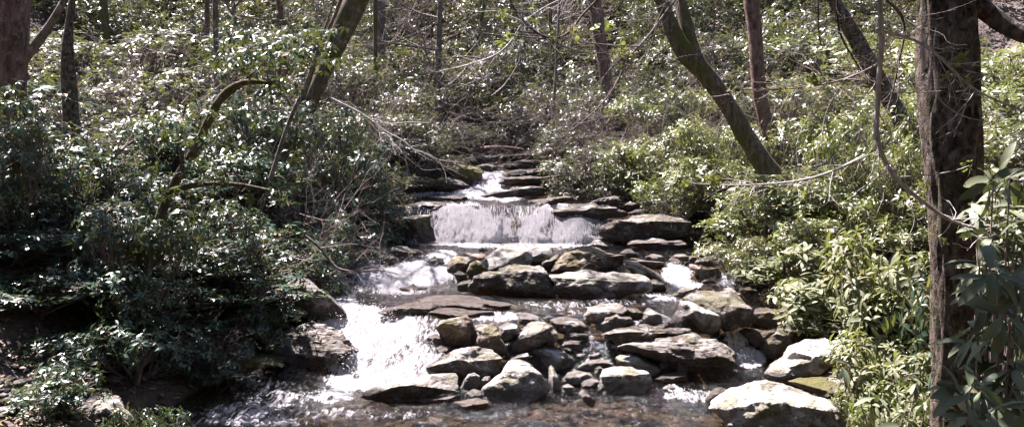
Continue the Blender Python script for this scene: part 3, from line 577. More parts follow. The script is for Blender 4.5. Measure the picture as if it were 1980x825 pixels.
def bush_arch(seed, Rr, H, L, nros, per, detail, nl, droop=.15, wd=.16, stems=True, flat=.75):
    rs = np.random.RandomState(seed); lobes = []
    for i in range(nl):
        a = rs.uniform(0, 6.28); q = Rr * .68 * math.sqrt(rs.random_sample()); zc = H * rs.uniform(.22, .85) * (1 - .35 * (q / Rr))
        lobes.append((q * math.cos(a), q * math.sin(a), zc, Rr * rs.uniform(.24, .44)))
    lobes = np.array(lobes); li = rs.choice(nl, nros, p=lobes[:, 3] ** 2 / (lobes[:, 3] ** 2).sum())
    dr = rs.normal(size=(nros, 3)); dr[:, 2] = dr[:, 2] * .8 + .25; dr = unit(dr)
    c = lobes[li, :3] + dr * (lobes[li, 3] * rs.uniform(.6, 1.12, nros))[:, None] * np.array([1, 1, flat])
    c[:, 2] = np.maximum(c[:, 2], .06); ax = dr + np.array([0, 0, .45]) + rs.normal(0, .25, dr.shape)
    fm_ = MB(); rosettes(fm_, c, ax, L, per, detail, droop, wd, rs)
    st = MB()
    if stems:
        for i, lb in enumerate(lobes):
            p0 = np.array([rs.normal() * .08 * Rr, rs.normal() * .08 * Rr, -.15]); p2 = lb[:3]; m = (p0 + p2) / 2 + rs.normal(0, .10 * Rr, 3); tt = np.linspace(0, 1, 7)[:, None]
            pts = (1 - tt) ** 2 * p0 + 2 * tt * (1 - tt) * m + tt ** 2 * p2; st.tube(pts, np.linspace(.028, .012, 7) * (.6 + .4 * H), 5)
            idx = np.where(li == i)[0][:26]
            for j in idx:
                s0 = pts[rs.randint(3, 7)]; e = c[j]; mm = (s0 + e) / 2 + rs.normal(0, .05, 3) - np.array([0, 0, .04]); st.tube(np.stack([s0, mm, e]), [.010, .006, .004], 3)
    return fm_, st
ARCH = {}
def add_arch(key, mat, sets, **kw):
    ARCH[key] = []
    for sd in sets:
        f_, s_ = bush_arch(sd, **kw)
        fo_ = f_.build('foliage', M[mat]); st_ = s_.build('stems', M['twig'], attr=None)
        COL.objects.unlink(fo_); COL.objects.unlink(st_); ARCH[key].append((fo_.data, st_.data))
# near, with large modelled leaves, then mid sizes
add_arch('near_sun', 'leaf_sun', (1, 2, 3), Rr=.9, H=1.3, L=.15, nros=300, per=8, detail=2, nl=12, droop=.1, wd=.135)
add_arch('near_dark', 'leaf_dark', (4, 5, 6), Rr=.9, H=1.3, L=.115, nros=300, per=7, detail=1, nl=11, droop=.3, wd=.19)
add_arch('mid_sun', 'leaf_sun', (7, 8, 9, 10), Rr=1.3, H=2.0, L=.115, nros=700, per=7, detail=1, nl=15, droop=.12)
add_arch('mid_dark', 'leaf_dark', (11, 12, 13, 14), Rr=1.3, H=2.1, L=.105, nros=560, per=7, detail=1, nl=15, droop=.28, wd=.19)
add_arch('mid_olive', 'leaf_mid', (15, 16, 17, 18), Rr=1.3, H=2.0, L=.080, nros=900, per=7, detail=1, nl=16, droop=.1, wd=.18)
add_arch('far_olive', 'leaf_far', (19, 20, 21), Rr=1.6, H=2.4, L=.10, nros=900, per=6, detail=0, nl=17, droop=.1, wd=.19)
add_arch('big_leaf', 'leaf_dark', (31, 32), Rr=.42, H=1.25, L=.155, nros=70, per=8, detail=2, nl=9, droop=.35, wd=.145)
cnt = {}
def bush(key, px, ptop, Y, wpx, label, name='rhododendron', group=None, loc=None, hmin=.6):
    k = cnt.get(key, 0); cnt[key] = k + 1; fo_, st_ = ARCH[key][k % len(ARCH[key])]
    A = {'near_sun': (.9, 1.3), 'near_dark': (.9, 1.3), 'mid_sun': (1.3, 2.), 'mid_dark': (1.3, 2.1), 'mid_olive': (1.3, 2.), 'far_olive': (1.6, 2.4), 'big_leaf': (.42, 1.25)}[key]
    x = (px - 990) / F * Y; g0 = float(T(x, Y)); top = at(px, ptop, Y)[2]
    h = max(top - g0, hmin); r = wpx / 2 / F * Y * 1.18
    sx = r / A[0]; sz = h / (A[1] * 1.02)
    e = empty(name, (x, Y, g0 - .03), random.uniform(0, 6.28), (sx, sx, sz)); tag(e, label, 'shrub', group)
    for nm, d in (('foliage', fo_), ('stems', st_)):
        o = bpy.data.objects.new(nm, d); COL.objects.link(o); o.parent = e
    return e
B = [
# left bank, near the water
('near_dark', 60, 560, 10.4, 300, 'low dark rhododendron in the bottom left corner of the bank'),
('near_dark', 320, 570, 11.2, 300, 'dark drooping rhododendron over the pebbly left bank'),
('near_dark', 180, 480, 11.2, 340, 'dense dark rhododendron behind the low one in the lower left corner'),
('near_dark', 460, 530, 12.0, 280, 'dark rhododendron overhanging the mossy bank ledge'),
('near_dark', 545, 520, 12.5, 160, 'dull brownish rhododendron beside the black slanting rock'),
('near_dark', 20, 430, 11, 300, 'shaded rhododendron at the left picture edge by the brown trunk foot'),
('near_dark', 575, 462, 13.4, 190, 'rhododendron whose leaves hang over the left rapid'),
('near_dark', 225, 735, 7.9, 150, 'scrappy little shrub around the half-buried grey boulder'),
('mid_dark', 100, 330, 11.5, 380, 'tall glossy rhododendron left of the gnarled leaning trunk'),
('mid_dark', 340, 400, 11.8, 360, 'glossy rhododendron at the foot of the gnarled leaning trunk'),
('mid_dark', 500, 400, 13.2, 330, 'rhododendron with white-flecked leaves right of the gnarled trunk foot'),
('mid_dark', 700, 395, 16.6, 150, 'small green rhododendron reaching over the pool left of the waterfall'),
('mid_dark', 620, 385, 15.6, 260, 'brown-shaded rhododendron left of the waterfall pool'),
('mid_dark', 230, 240, 13.5, 400, 'tall rhododendron thick with glints behind the gnarled trunk'),
('mid_dark', 30, 190, 12.6, 330, 'tall dark rhododendron in front of the big trunk at the left edge'),
('mid_dark', 420, 230, 14.8, 380, 'rhododendron catching bright sun flecks right of the gnarled trunk'),
('mid_olive', 590, 240, 16.4, 330, 'olive laurel behind the thin slanting stem on the left bank'),
('mid_olive', 690, 290, 18.2, 260, 'dull olive laurel above the pool left of the waterfall'),
('mid_dark', 130, 90, 16.5, 430, 'high rhododendron beside the big trunk in the upper left'),
('mid_olive', 330, 110, 17.5, 420, 'laurel with yellowish sunlit tips high on the left bank'),
('mid_dark', 600, 125, 16.5, 300, 'rhododendron hiding the foot of the thick leaning mossy trunk'),
('mid_dark', 655, 112, 17.0, 190, 'rhododendron with dark crown right against the thick leaning mossy trunk'),
('mid_dark', 520, 110, 15.8, 300, 'blue-green rhododendron crown above the gnarled branch'),
('mid_olive', 690, 170, 19.5, 330, 'laurel below the thick leaning mossy trunk'),
('mid_olive', 790, 260, 21.5, 220, 'laurel above the block with the green edge'),
('mid_olive', 745, 330, 20.0, 190, 'dark-based laurel overhanging the ledge left of the waterfall lip'),
('mid_olive', 800, 140, 24.5, 260, 'sunlit yellow-green laurel left of the slim straight grey trunk'),
('mid_olive', 60, 20, 20.0, 420, 'laurel filling the top left corner behind the big trunk'),
('mid_olive', 260, 10, 22.0, 460, 'laurel along the top edge between the big left trunk and the slim ones'),
('mid_olive', 480, 20, 22.0, 420, 'laurel along the top edge left of the thick leaning mossy trunk'),
('mid_olive', 640, 60, 25.0, 360, 'laurel behind the thick leaning mossy trunk'),
('near_dark', 110, 650, 9.8, 170, 'small rhododendron standing in the loose cobbles of the lower left corner'),
('near_dark', 610, 565, 12.6, 70, 'sprig of rhododendron on top of the black slanting rock'),
('mid_olive', 860, 280, 23.4, 110, 'little laurel over the left edge of the small upper fall'),
('mid_dark', 35, 82, 11.3, 280, 'tall rhododendron covering the lower part of the broad left-edge trunk'),
('mid_dark', 150, 150, 12.4, 270, 'tall rhododendron hiding the foot of the shaded brown trunk'),
('mid_dark', 290, 170, 14.6, 300, 'rhododendron rising behind the middle of the gnarled stem'),
('mid_dark', 250, 330, 10.9, 300, 'dense glossy rhododendron before the foot of the gnarled stem'),
('mid_dark', 430, 330, 12.3, 260, 'rhododendron under the horizontal limb of the gnarled stem'),
('mid_dark', 570, 330, 14.0, 240, 'rhododendron below the thin slanting lichen-grey stem'),
('near_dark', 505, 560, 11.7, 160, 'low rhododendron draped over the layered bank ledge'),
('near_dark', 240, 560, 10.2, 260, 'drooping rhododendron low on the left bank above bare soil'),
('near_dark', 400, 640, 10.9, 170, 'small dark rhododendron standing on the soil by the left pool edge'),
('near_dark', 60, 690, 8.7, 200, 'small rhododendron among the cobbles in the bottom left corner'),
('near_dark', 300, 745, 8.9, 120, 'low leafy sprig right of the half-buried grey boulder'),
('mid_olive', 850, 215, 24.5, 190, 'laurel overhanging the left side of the small upper fall'),
('mid_olive', 705, 60, 21.5, 260, 'tall laurel right of the thick leaning mossy trunk'),
# centre, behind the stone staircase
('mid_olive', 935, 232, 27.0, 150, 'low laurel at the left behind the fallen brown log'),
('mid_olive', 1005, 243, 27.6, 150, 'low laurel at the right behind the fallen brown log'),
('mid_olive', 900, 225, 29.0, 200, 'reddish twiggy laurel right behind the topmost staircase slabs'),
('mid_olive', 960, 170, 32.0, 240, 'laurel at the head of the stream in the middle of the valley'),
('mid_olive', 1060, 190, 27.5, 230, 'laurel overhanging the topmost slab from the right'),
('mid_olive', 1125, 225, 22.4, 190, 'rounded laurel leaning over the right side of the rock staircase'),
('mid_olive', 1165, 150, 27.0, 260, 'silvery laurel at the foot of the reddish leaning trunk'),
('mid_olive', 1230, 240, 24.5, 200, 'dark laurel in the shaded hollow right of the rock staircase'),
('mid_olive', 1150, 262, 20.1, 220, 'dark laurel standing on the brown rock right of the staircase foot'),
('mid_olive', 1105, 275, 23.2, 100, 'little laurel trailing over the stacked slabs'),
('mid_olive', 1225, 285, 19.5, 170, 'low shaded laurel directly above the curved-top slab'),
# right bank
('mid_olive', 1135, 135, 24.0, 210, 'tall rounded laurel mound at the foot of the reddish centre trunk'),
('mid_olive', 1040, 150, 26.5, 170, 'tall laurel mound left of the reddish centre trunk'),
('mid_olive', 770, 190, 21.0, 210, 'tall rounded laurel mound left of the small upper fall'),
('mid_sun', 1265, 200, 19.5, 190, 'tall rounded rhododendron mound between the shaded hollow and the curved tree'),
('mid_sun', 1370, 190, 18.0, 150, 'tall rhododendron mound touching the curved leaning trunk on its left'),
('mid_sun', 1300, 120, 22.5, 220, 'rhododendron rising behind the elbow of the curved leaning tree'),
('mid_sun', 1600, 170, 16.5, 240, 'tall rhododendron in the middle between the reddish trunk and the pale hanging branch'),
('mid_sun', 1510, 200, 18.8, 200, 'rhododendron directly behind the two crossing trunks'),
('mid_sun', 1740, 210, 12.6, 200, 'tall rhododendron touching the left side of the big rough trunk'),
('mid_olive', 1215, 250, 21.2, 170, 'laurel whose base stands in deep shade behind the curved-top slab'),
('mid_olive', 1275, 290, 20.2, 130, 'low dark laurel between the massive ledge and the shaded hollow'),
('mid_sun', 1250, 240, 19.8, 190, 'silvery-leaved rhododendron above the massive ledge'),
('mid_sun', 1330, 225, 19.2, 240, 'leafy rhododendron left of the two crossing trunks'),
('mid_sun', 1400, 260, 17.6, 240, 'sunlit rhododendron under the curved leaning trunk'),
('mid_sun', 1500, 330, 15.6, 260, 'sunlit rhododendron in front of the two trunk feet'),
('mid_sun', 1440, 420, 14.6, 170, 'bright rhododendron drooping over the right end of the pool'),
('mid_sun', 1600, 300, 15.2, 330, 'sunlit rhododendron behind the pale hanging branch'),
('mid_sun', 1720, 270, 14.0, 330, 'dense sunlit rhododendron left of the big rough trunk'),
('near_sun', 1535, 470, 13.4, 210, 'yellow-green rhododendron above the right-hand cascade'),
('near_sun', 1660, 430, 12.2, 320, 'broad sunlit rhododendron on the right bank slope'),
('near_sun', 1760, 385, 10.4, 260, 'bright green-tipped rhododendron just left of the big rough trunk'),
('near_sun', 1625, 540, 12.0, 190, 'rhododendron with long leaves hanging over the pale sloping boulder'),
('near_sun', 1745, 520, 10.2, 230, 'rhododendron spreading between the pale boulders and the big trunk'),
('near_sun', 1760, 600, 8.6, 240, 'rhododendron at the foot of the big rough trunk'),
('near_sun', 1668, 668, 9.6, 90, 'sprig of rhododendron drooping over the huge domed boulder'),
('near_dark', 1900, 400, 8.6, 260, 'rhododendron in shade directly behind the large dark leaves on the right'),  # this bush and the next take the darker leaf colour to stand for shade
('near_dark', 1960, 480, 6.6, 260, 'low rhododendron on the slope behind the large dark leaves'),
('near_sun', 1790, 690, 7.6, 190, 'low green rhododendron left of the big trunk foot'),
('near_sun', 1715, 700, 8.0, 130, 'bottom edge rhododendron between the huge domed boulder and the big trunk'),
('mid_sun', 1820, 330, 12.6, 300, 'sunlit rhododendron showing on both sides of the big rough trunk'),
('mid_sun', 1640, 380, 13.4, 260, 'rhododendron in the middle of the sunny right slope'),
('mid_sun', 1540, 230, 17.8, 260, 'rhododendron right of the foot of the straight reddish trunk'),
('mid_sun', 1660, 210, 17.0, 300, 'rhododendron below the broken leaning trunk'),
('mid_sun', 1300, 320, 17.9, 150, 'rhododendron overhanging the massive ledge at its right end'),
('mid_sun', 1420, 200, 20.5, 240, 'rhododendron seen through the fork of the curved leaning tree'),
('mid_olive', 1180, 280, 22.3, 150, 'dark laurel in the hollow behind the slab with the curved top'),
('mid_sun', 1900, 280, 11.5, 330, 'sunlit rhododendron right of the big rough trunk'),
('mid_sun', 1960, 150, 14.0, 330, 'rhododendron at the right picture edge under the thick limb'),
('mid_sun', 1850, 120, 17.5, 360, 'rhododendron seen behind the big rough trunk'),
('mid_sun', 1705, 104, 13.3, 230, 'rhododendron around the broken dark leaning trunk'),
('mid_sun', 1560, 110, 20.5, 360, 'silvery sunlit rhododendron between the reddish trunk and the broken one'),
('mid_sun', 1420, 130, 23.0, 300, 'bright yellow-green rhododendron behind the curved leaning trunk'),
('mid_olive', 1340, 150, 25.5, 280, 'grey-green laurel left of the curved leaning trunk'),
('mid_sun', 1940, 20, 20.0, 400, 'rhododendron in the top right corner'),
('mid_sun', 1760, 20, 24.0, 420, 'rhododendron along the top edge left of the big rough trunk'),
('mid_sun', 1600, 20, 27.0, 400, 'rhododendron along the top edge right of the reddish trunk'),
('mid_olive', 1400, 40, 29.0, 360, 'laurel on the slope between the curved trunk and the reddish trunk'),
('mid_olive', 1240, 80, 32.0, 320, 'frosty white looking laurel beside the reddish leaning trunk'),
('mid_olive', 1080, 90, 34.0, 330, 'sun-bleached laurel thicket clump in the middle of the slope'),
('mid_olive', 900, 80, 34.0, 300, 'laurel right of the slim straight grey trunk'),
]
for b_ in B: bush(*b_, group='rhododendrons and laurels along the stream')
BL = [((1935, 640, 3.5, 'dark large-leaved rhododendron at the right edge beside the big trunk'), [(1915,655),(1960,700),(1890,640),(1965,610),(1930,580),(1975,560),(1940,720),(1975,770),(1905,560),(1955,530)]),
 ((1900, 760, 3.2, 'dark large-leaved rhododendron in the bottom right corner'), [(1880,765),(1860,800),(1930,785),(1900,830),(1965,820),(1850,850),(1940,850)]),
 ((1960, 420, 4.2, 'bluish large-leaved rhododendron reaching in at the right edge level with the hanging branch'), [(1925,345),(1880,395),(1945,400),(1975,350),(1900,440),(1960,455),(1920,490),(1978,500),(1985,420),(1890,510),(1940,440)]),
 ((1690, 880, 5.6, 'small whorls of rhododendron leaves at the bottom edge left of the big trunk'), [(1745,800),(1700,760),(1790,770),(1770,740),(1640,705),(1690,830),(1780,830)])]
for (px, py, Y, lb), cl in BL:
    if Y < 5: cl = cl + [(a + random.gauss(0, 34), b + random.gauss(0, 34)) for a, b in cl]; cl = [(max(a, 1880), b) for a, b in cl]
    c = np.array([at(a, b, Y + random.uniform(-.25, .35)) for a, b in cl for _ in (0,)]); foot = at(px + 60, py, Y + .2); foot[2] = float(T(foot[0], foot[1])) - .1
    e = empty('rhododendron', foot); tag(e, lb, 'shrub', 'large-leaved rhododendrons by the big trunk'); f_ = MB(); s_ = MB()
    ax = RS.normal(0, .5, c.shape) + np.array([-.25, -.35, .9]); rosettes(f_, c - foot, ax, .155 if Y < 5 else .15, 9, 2, .35, .135)
    hub = (c - foot).mean(0) * np.array([.9, .9, .62]); s_.tube(np.stack([np.zeros(3), hub * np.array([.3, .4, .5]), hub]), [.018, .015, .011], 6)
    for q in c - foot:
        m_ = (hub + q) / 2 + RS.normal(0, .05, 3) - np.array([0, 0, .06]); tt = np.linspace(0, 1, 8)[:, None]
        s_.tube((1 - tt) ** 2 * hub + 2 * tt * (1 - tt) * m_ + tt ** 2 * (q - unit(ax[0]) * .02), np.linspace(.008, .0035, 8), 5)
    f_.build('foliage', M['leaf_dark'], e); s_.build('stems', M['twig'], e, attr=None)
# the far thicket reads as one mass
mb = MB(); n = 0
proto = []
for sd in (51, 52, 53, 54):
    f_, _ = bush_arch(sd, 1.6, 2.2, .13, 420, 6, 0, 12, .1, .19, False); proto.append((np.concatenate(f_.v), np.concatenate(f_.f[4]), np.concatenate(f_.at)))
rs = np.random.RandomState(5)
for _ in range(620):
    Y = 27 + 50 * rs.random_sample() ** 1.25; px = rs.uniform(-60, 2040); x = (px - 990) / F * Y
    if Y < 28.5 and 880 < px < 1040: continue
    v, f, a = proto[rs.randint(4)]; an = rs.uniform(0, 6.28); s_ = rs.uniform(.8, 1.5) * (.8 + Y / 90); ca, sa = math.cos(an), math.sin(an)
    p = v * np.array([s_, s_, s_ * rs.uniform(.7, 1.1)]); p = np.stack([p[:, 0] * ca - p[:, 1] * sa, p[:, 0] * sa + p[:, 1] * ca, p[:, 2]], -1)
    sh = rs.uniform(-.3, .3); mb.add(p + np.array([x, Y, float(T(x, Y)) - .1]), f, np.clip(a + sh, 0, 1))
for _ in range(110):      # unseen thicket of the valley behind the camera, added to cut sky light
    an = rs.uniform(R(150), R(390)); q_ = rs.uniform(7, 20); x = math.cos(an) * q_ * 1.2; Y = math.sin(an) * q_ - 2
    if Y > 0 and abs(x) < 7.5: continue
    v, f, a = proto[rs.randint(4)]; s_ = rs.uniform(1.6, 2.6); mb.add(v * s_ * np.array([1, 1, 1.3]) + np.array([x, Y, float(T(x, Y))]), f, a)
for _ in range(230):      # tall dark evergreens, unseen behind and right of the camera, added to cut sky light
    an = rs.uniform(R(185), R(375)); q_ = rs.uniform(6, 15); x = math.cos(an) * q_; Y = math.sin(an) * q_ - 1
    v, f, a = proto[rs.randint(4)]; s_ = rs.uniform(1.1, 1.9); mb.add(v * s_ + np.array([x, Y, rs.uniform(3, 15)]), f, a * .4)
tag(mb.build('thicket', M['leaf_far'], smooth=False), 'dense evergreen thicket covering the far hillside under the trees, plus added unseen clumps that block sky light', 'undergrowth', kind='stuff')
# low evergreen ground cover filling the slopes
mb = MB(); NL = 6800; yy = rs.uniform(6, 34, NL); side = rs.random_sample(NL) < .42; xl, xr = edges(yy); off = .35 + np.abs(rs.normal(0, 3.8, NL))
xx = np.where(side, xl - off, xr + off); ok = ~((yy < 12.5) & side & (off < 2.2)); xx = xx[ok]; yy = yy[ok]
rosettes(mb, np.stack([xx, yy, T(xx, yy) + rs.uniform(.03, 1, len(xx)) ** 1.3 * np.where(np.abs(xx - np.clip(xx, *edges(yy))) > 2.2, 2.1, .6)], -1), rs.normal(0, .45, (len(xx), 3)) + np.array([0, 0, 1.]), .125, 7, 1, .15, .18)
tag(mb.build('ground_cover', M['leaf_far'], smooth=False), 'low evergreen shoots covering the ground of both slopes', 'undergrowth', kind='stuff')
# leaf litter on both banks
mb = MB(); NL = 48000; yy = np.where(rs.random_sample(NL) < .5, rs.uniform(5, 14, NL), rs.uniform(5, 32, NL)) ; side = rs.random_sample(NL) < .5; xl, xr = edges(yy); off = np.abs(rs.normal(0, 3.2, NL)) 
xx = np.where(side, xl - off + .1, xr + off - .1); zz = T(xx, yy) + .015
ax = rs.normal(0, .35, (NL, 3)) + np.array([0, 0, 1.]); d = np.cross(ax, rs.normal(size=(NL, 3)))
leaves(mb, np.stack([xx, yy, zz], -1), d, ax, rs.uniform(.05, .11, NL), rs.uniform(.2, .34, NL), rs.random_sample(NL), 0)
tag(mb.build('leaf_litter', M['leaf_brown'], smooth=False), 'dry brown fallen leaves covering both banks', 'fallen leaves', kind='stuff')
# ------------------------------------------------------------------ bare twiggy shrubs
def twigs(mb, p, d, L, r, lev, rs, kids=3, sides=3, grav=0., wob=.35):
    n = 5 if lev > 0 else 4; pts = [p]; dd_ = d
    for i in range(n):
        dd_ = unit(dd_ + rs.normal(0, wob / n * 1.6, 3) + np.array([0, 0, grav / n])); pts.append(pts[-1] + dd_ * L / n)
    pts = np.array(pts); mb.tube(pts, np.linspace(r, r * .5, n + 1), sides + (2 if r > .03 else 0))
    if lev <= 0: return
    for k in range(kids):
        j = rs.randint(1, n + 1); q = unit(unit(pts[j] - pts[j - 1]) + rs.normal(0, .6, 3)); twigs(mb, pts[j], q, L * rs.uniform(.45, .8), r * .5, lev - 1, rs, kids, sides, grav, wob)
SHR = []
for sd in (1, 2, 3):
    rs2 = np.random.RandomState(80 + sd); m_ = MB()
    for i in range(9):
        a = rs2.uniform(0, 6.28); twigs(m_, np.array([0, 0, -.1]) + .15 * rs2.normal(size=3) * np.array([1, 1, 0]), unit(np.array([math.cos(a) * .55, math.sin(a) * .55, 1.])), rs2.uniform(.9, 1.6), .012, 3, rs2, 4, 3, 0, .5)
    o = m_.build('twigs', M['twig'], attr=None); COL.objects.unlink(o); SHR.append(o.data)
TW = [(560, 40, 20, 300, 'bare twigs left of the thick mossy trunk at the top edge'), (700, 60, 20, 260, 'bare twigs right of the thick mossy trunk at the top edge'), (1120, 20, 22, 300, 'fine bare twigs in front of the reddish centre trunk'), (1340, 20, 19, 260, 'fine bare twigs between the forked stems of the curved tree'),
 (1500, 30, 20, 260, 'fine bare twigs right of the straight reddish trunk'), (1240, 150, 20, 260, 'wiry bare shrub in the hollow left of the curved tree'), (820, 100, 23, 240, 'wiry bare shrub beside the slim straight grey trunk'), (960, 200, 24, 200, 'wiry bare shrub over the head of the stream'), (1540, 200, 15.5, 200, 'wiry bare shrub by the feet of the two crossing trunks'),
 (120, 60, 15, 260, 'wiry bare shrub beside the broad left-edge trunk'), (330, 30, 18, 260, 'wiry bare shrub at the top of the left bank'), (1300, 250, 17.5, 160, 'wiry bare shrub in front of the shaded hollow'), (905, 262, 25.5, 150, 'reddish bare twiggy shrub at the left of the rock staircase'), (1195, 375, 19.6, 60, 'small reddish twig clump on the slab right of the waterfall'),
 (600, 150, 14.5, 330, 'grey bare twigs tangled around the leaning mossy trunk'), (430, 60, 19, 300, 'bare twiggy shrub below the top edge in the upper left'), (760, 180, 22, 280, 'bare twiggy shrub left of the slim straight grey trunk'),
 (1290, 170, 22, 300, 'tangle of grey bare twigs left of the curved leaning trunk'), (1010, 110, 27, 280, 'bare twiggy shrub in the middle of the slope'), (1220, 40, 27, 300, 'bare twigs high on the slope by the reddish leaning trunk'),
 (640, 330, 14.6, 220, 'brown bare twigs over the left rapid'), (880, 30, 28, 300, 'bare twigs below the top edge right of the slim grey trunk'), (1640, 60, 19, 240, 'bare twigs around the broken leaning trunk'), (230, 60, 17, 300, 'bare twiggy shrub right of the big left-edge trunk'),
 (400, 560, 10.9, 200, 'dead brown twigs under the dark left bank shrubs'), (1450, 500, 13.2, 150, 'bare twigs trailing over the right pool edge'), (1375, 330, 18, 160, 'bare twigs in the shade under the right bank rhododendrons')]
for i, (px, pt, Y, wp, lb) in enumerate(TW):
    x = (px - 990) / F * Y; g0 = float(T(x, Y)); h = max(at(px, pt, Y)[2] - g0, .4); r = wp / 2 / F * Y
    e = empty('bare_shrub', (x, Y, g0), random.uniform(0, 6.28), (r / 1.3, r / 1.3, h / 2.6)); tag(e, lb, 'shrub', 'bare twiggy shrubs')
    o = bpy.data.objects.new('twigs', SHR[i % 3]); COL.objects.link(o); o.parent = e
# ------------------------------------------------------------------ trees
def crown_arch(sd, z0, z1, nb, L):
    rs2 = np.random.RandomState(sd); m_ = MB()
    for i in range(nb):
        z = rs2.uniform(z0, z1); a = rs2.uniform(0, 6.28); twigs(m_, np.array([0, 0, z]), unit(np.array([math.cos(a), math.sin(a), rs2.uniform(-.1, .7)])), L * rs2.uniform(.5, 1.1) * (1.1 - .5 * (z - z0) / (z1 - z0)), .035, 3, rs2, 4, 3, .25, .5)
    o = m_.build('crown', M['twig'], attr=None); COL.objects.unlink(o); return o.data
CRL = [crown_arch(s_, 1.5, 12, 17, 2.6) for s_ in (71, 72, 73)]
CR = [crown_arch(s_, 4.5, 13, 8, 2.6) for s_ in (61, 62, 63, 64)]
def trunk_mesh(pts, rad, mat, sides=16, rough=.10, seed=0, name='trunk', parent=None, seg=.12, ridged=0., smooth=.28):
    pts = np.asarray(pts, float); rad = np.asarray(rad, float)
    L = np.concatenate([[0], np.cumsum(np.linalg.norm(np.diff(pts, axis=0), axis=1))]); n = max(int(L[-1] / seg), 8); s_ = np.linspace(0, L[-1], n)
    # catmull-like smoothing by repeated averaging of the resampled path
    P = np.stack([np.interp(s_, L, pts[:, k]) for k in range(3)], -1); r = np.interp(s_, L, rad); ksz = max(1, int(smooth / seg))
    if smooth < .1: P[1:-1] += RS.normal(0, .006, (n - 2, 3)).cumsum(0) * .15 * np.sin(np.linspace(0, math.pi, n - 2))[:, None]
    for _ in range(2):
        Q_ = P.copy()
        for i in range(1, n - 1):
            a = max(0, i - ksz); b = min(n, i + ksz + 1); w2 = min(i - a, b - 1 - i); Q_[i] = P[i - w2:i + w2 + 1].mean(0)
        P = Q_
    mb = MB(); mb.tube(P, r, sides)
    v = mb.v[0]; c = np.repeat(P, sides, axis=0); rr = np.repeat(r, sides)[:, None]; nr = (v - c) / rr
    q = fbm(v[:, 0] * 3, v[:, 1] * 3, v[:, 2] * 1.0, 3, seed) * rough * 1.5
    if ridged:
        th = np.tile(np.linspace(0, 2 * math.pi, sides, endpoint=False), n); zz = np.repeat(s_, sides)
        k = 1 - np.abs(fbm(np.cos(th) * 3.2, np.sin(th) * 3.2, zz * 1.5 + seed, 4, seed + 7, .6)) * 3.2; q = q + np.clip(k, -.5, 1) * ridged + .3 * ridged * fbm(v[:, 0] * 30, v[:, 1] * 30, v[:, 2] * 16, 3, 3)
    mb.v[0] = v + nr * rr * q[:, None]
    return mb.build(name, M[mat], parent, attr=None)
def tree(path, Y, mat, label, name='tree', low=0., grow=9., group=None, crown=True, lean=None, dY=0., flare=1.25, cat='tree', ridged=0., sides=14, stub=False, cz=0.):
    """path: (px, py, width px) from the foot to the top edge of the photo"""
    P = []; r = []
    for i, (px, py, wp) in enumerate(path):
        yy = Y + dY * i / max(1, len(path) - 1); p = at(px, py, yy); P.append(p); r.append(wp / 2 / F * yy)
    P = np.array(P); r = list(r)
    g0 = float(T(P[0][0], P[0][1])); d0 = P[0] - P[1]; d0 = unit(d0)
    if P[0][2] > g0 - .1:
        k = min((P[0][2] - g0 + .3) / max(-d0[2], .35), 3.); foot = P[0] + d0 * k; foot[2] = float(T(foot[0], foot[1])) - .25
        P = np.vstack([foot, P]); r = [r[0] * flare] + r
    if not stub:
        d1 = unit(P[-1] - P[-2]); 
        for i in range(1, 5):
            d1 = unit(d1 + np.array([0, 0, .12]) + RS.normal(0, .05, 3)); P = np.vstack([P, P[-1] + d1 * grow / 4]); r.append(r[-1] * .78)
    e = empty(name, P[0]); tag(e, label, cat, group)
    o = trunk_mesh(P - P[0], r, mat, sides, seed=len(bpy.data.objects), parent=e, ridged=ridged)
    if crown and not stub:
        c = bpy.data.objects.new('crown', (CRL if Y > 26 else CR)[len(bpy.data.objects) % 3]); COL.objects.link(c); c.parent = e; c.rotation_euler = (0, 0, random.uniform(0, 6.28)); c.location = (P[-5] - P[0])[0] * .6, (P[-5] - P[0])[1] * .6, cz
        sc = (P[-1][2] - P[0][2]) / 13.; c.scale = (sc, sc, sc)
    return e
GT = 'trees on the slopes'
big = tree([(1838, 900, 68), (1842, 760, 68), (1846, 600, 74), (1850, 430, 88), (1842, 300, 96), (1836, 150, 97), (1828, 0, 95)], 6.4, 'bark_big', 'massive rough-barked trunk standing in full height at the right', crown=False, ridged=.15, sides=72, group=GT)
b0 = Vector(big.location)
limb = trunk_mesh(np.array([at(1862, -30, 6.4), at(1885, 18, 6.4), at(1925, 52, 6.35), at(1965, 80, 6.3), at(2010, 92, 6.2), at(2120, 90, 6.0)]) - np.array(b0), np.array([.075, .068, .062, .058, .05, .04]), 'bark_big', 14, seed=5, name='limb', parent=big, seg=.08, ridged=.08)
def shade_crown(tr, centres, nros, L=.13):  # unseen leaf clumps, built as a crown, added to cast shade
    o0 = np.array(tr.location); mb = MB(); c = []
    for cx, cy, cz, r in centres:
        d = unit(RS.normal(size=(nros, 3))); c.append(np.array([cx, cy, cz]) + d * (r * RS.uniform(.3, 1.1, nros) ** .6)[:, None] * np.array([1, 1, .6]))
    c = np.concatenate(c) - o0; rosettes(mb, c, RS.normal(0, .4, c.shape) + np.array([0, 0, 1.]), L, 7, 1, .2, .2)
    return mb.build('crown', M['leaf_dark'], tr)
shade_crown(big, [(.5, 4.4, 5.4, .7), (1.2, 4.3, 5.3, .7), (1.9, 4.2, 5.2, .7), (0, 3.9, 5.6, .6), (1.4, 3.6, 4.9, .6), (2.2, 3.9, 5.0, .6)], 260)  # added overhead to shade the large-leaved rhododendrons
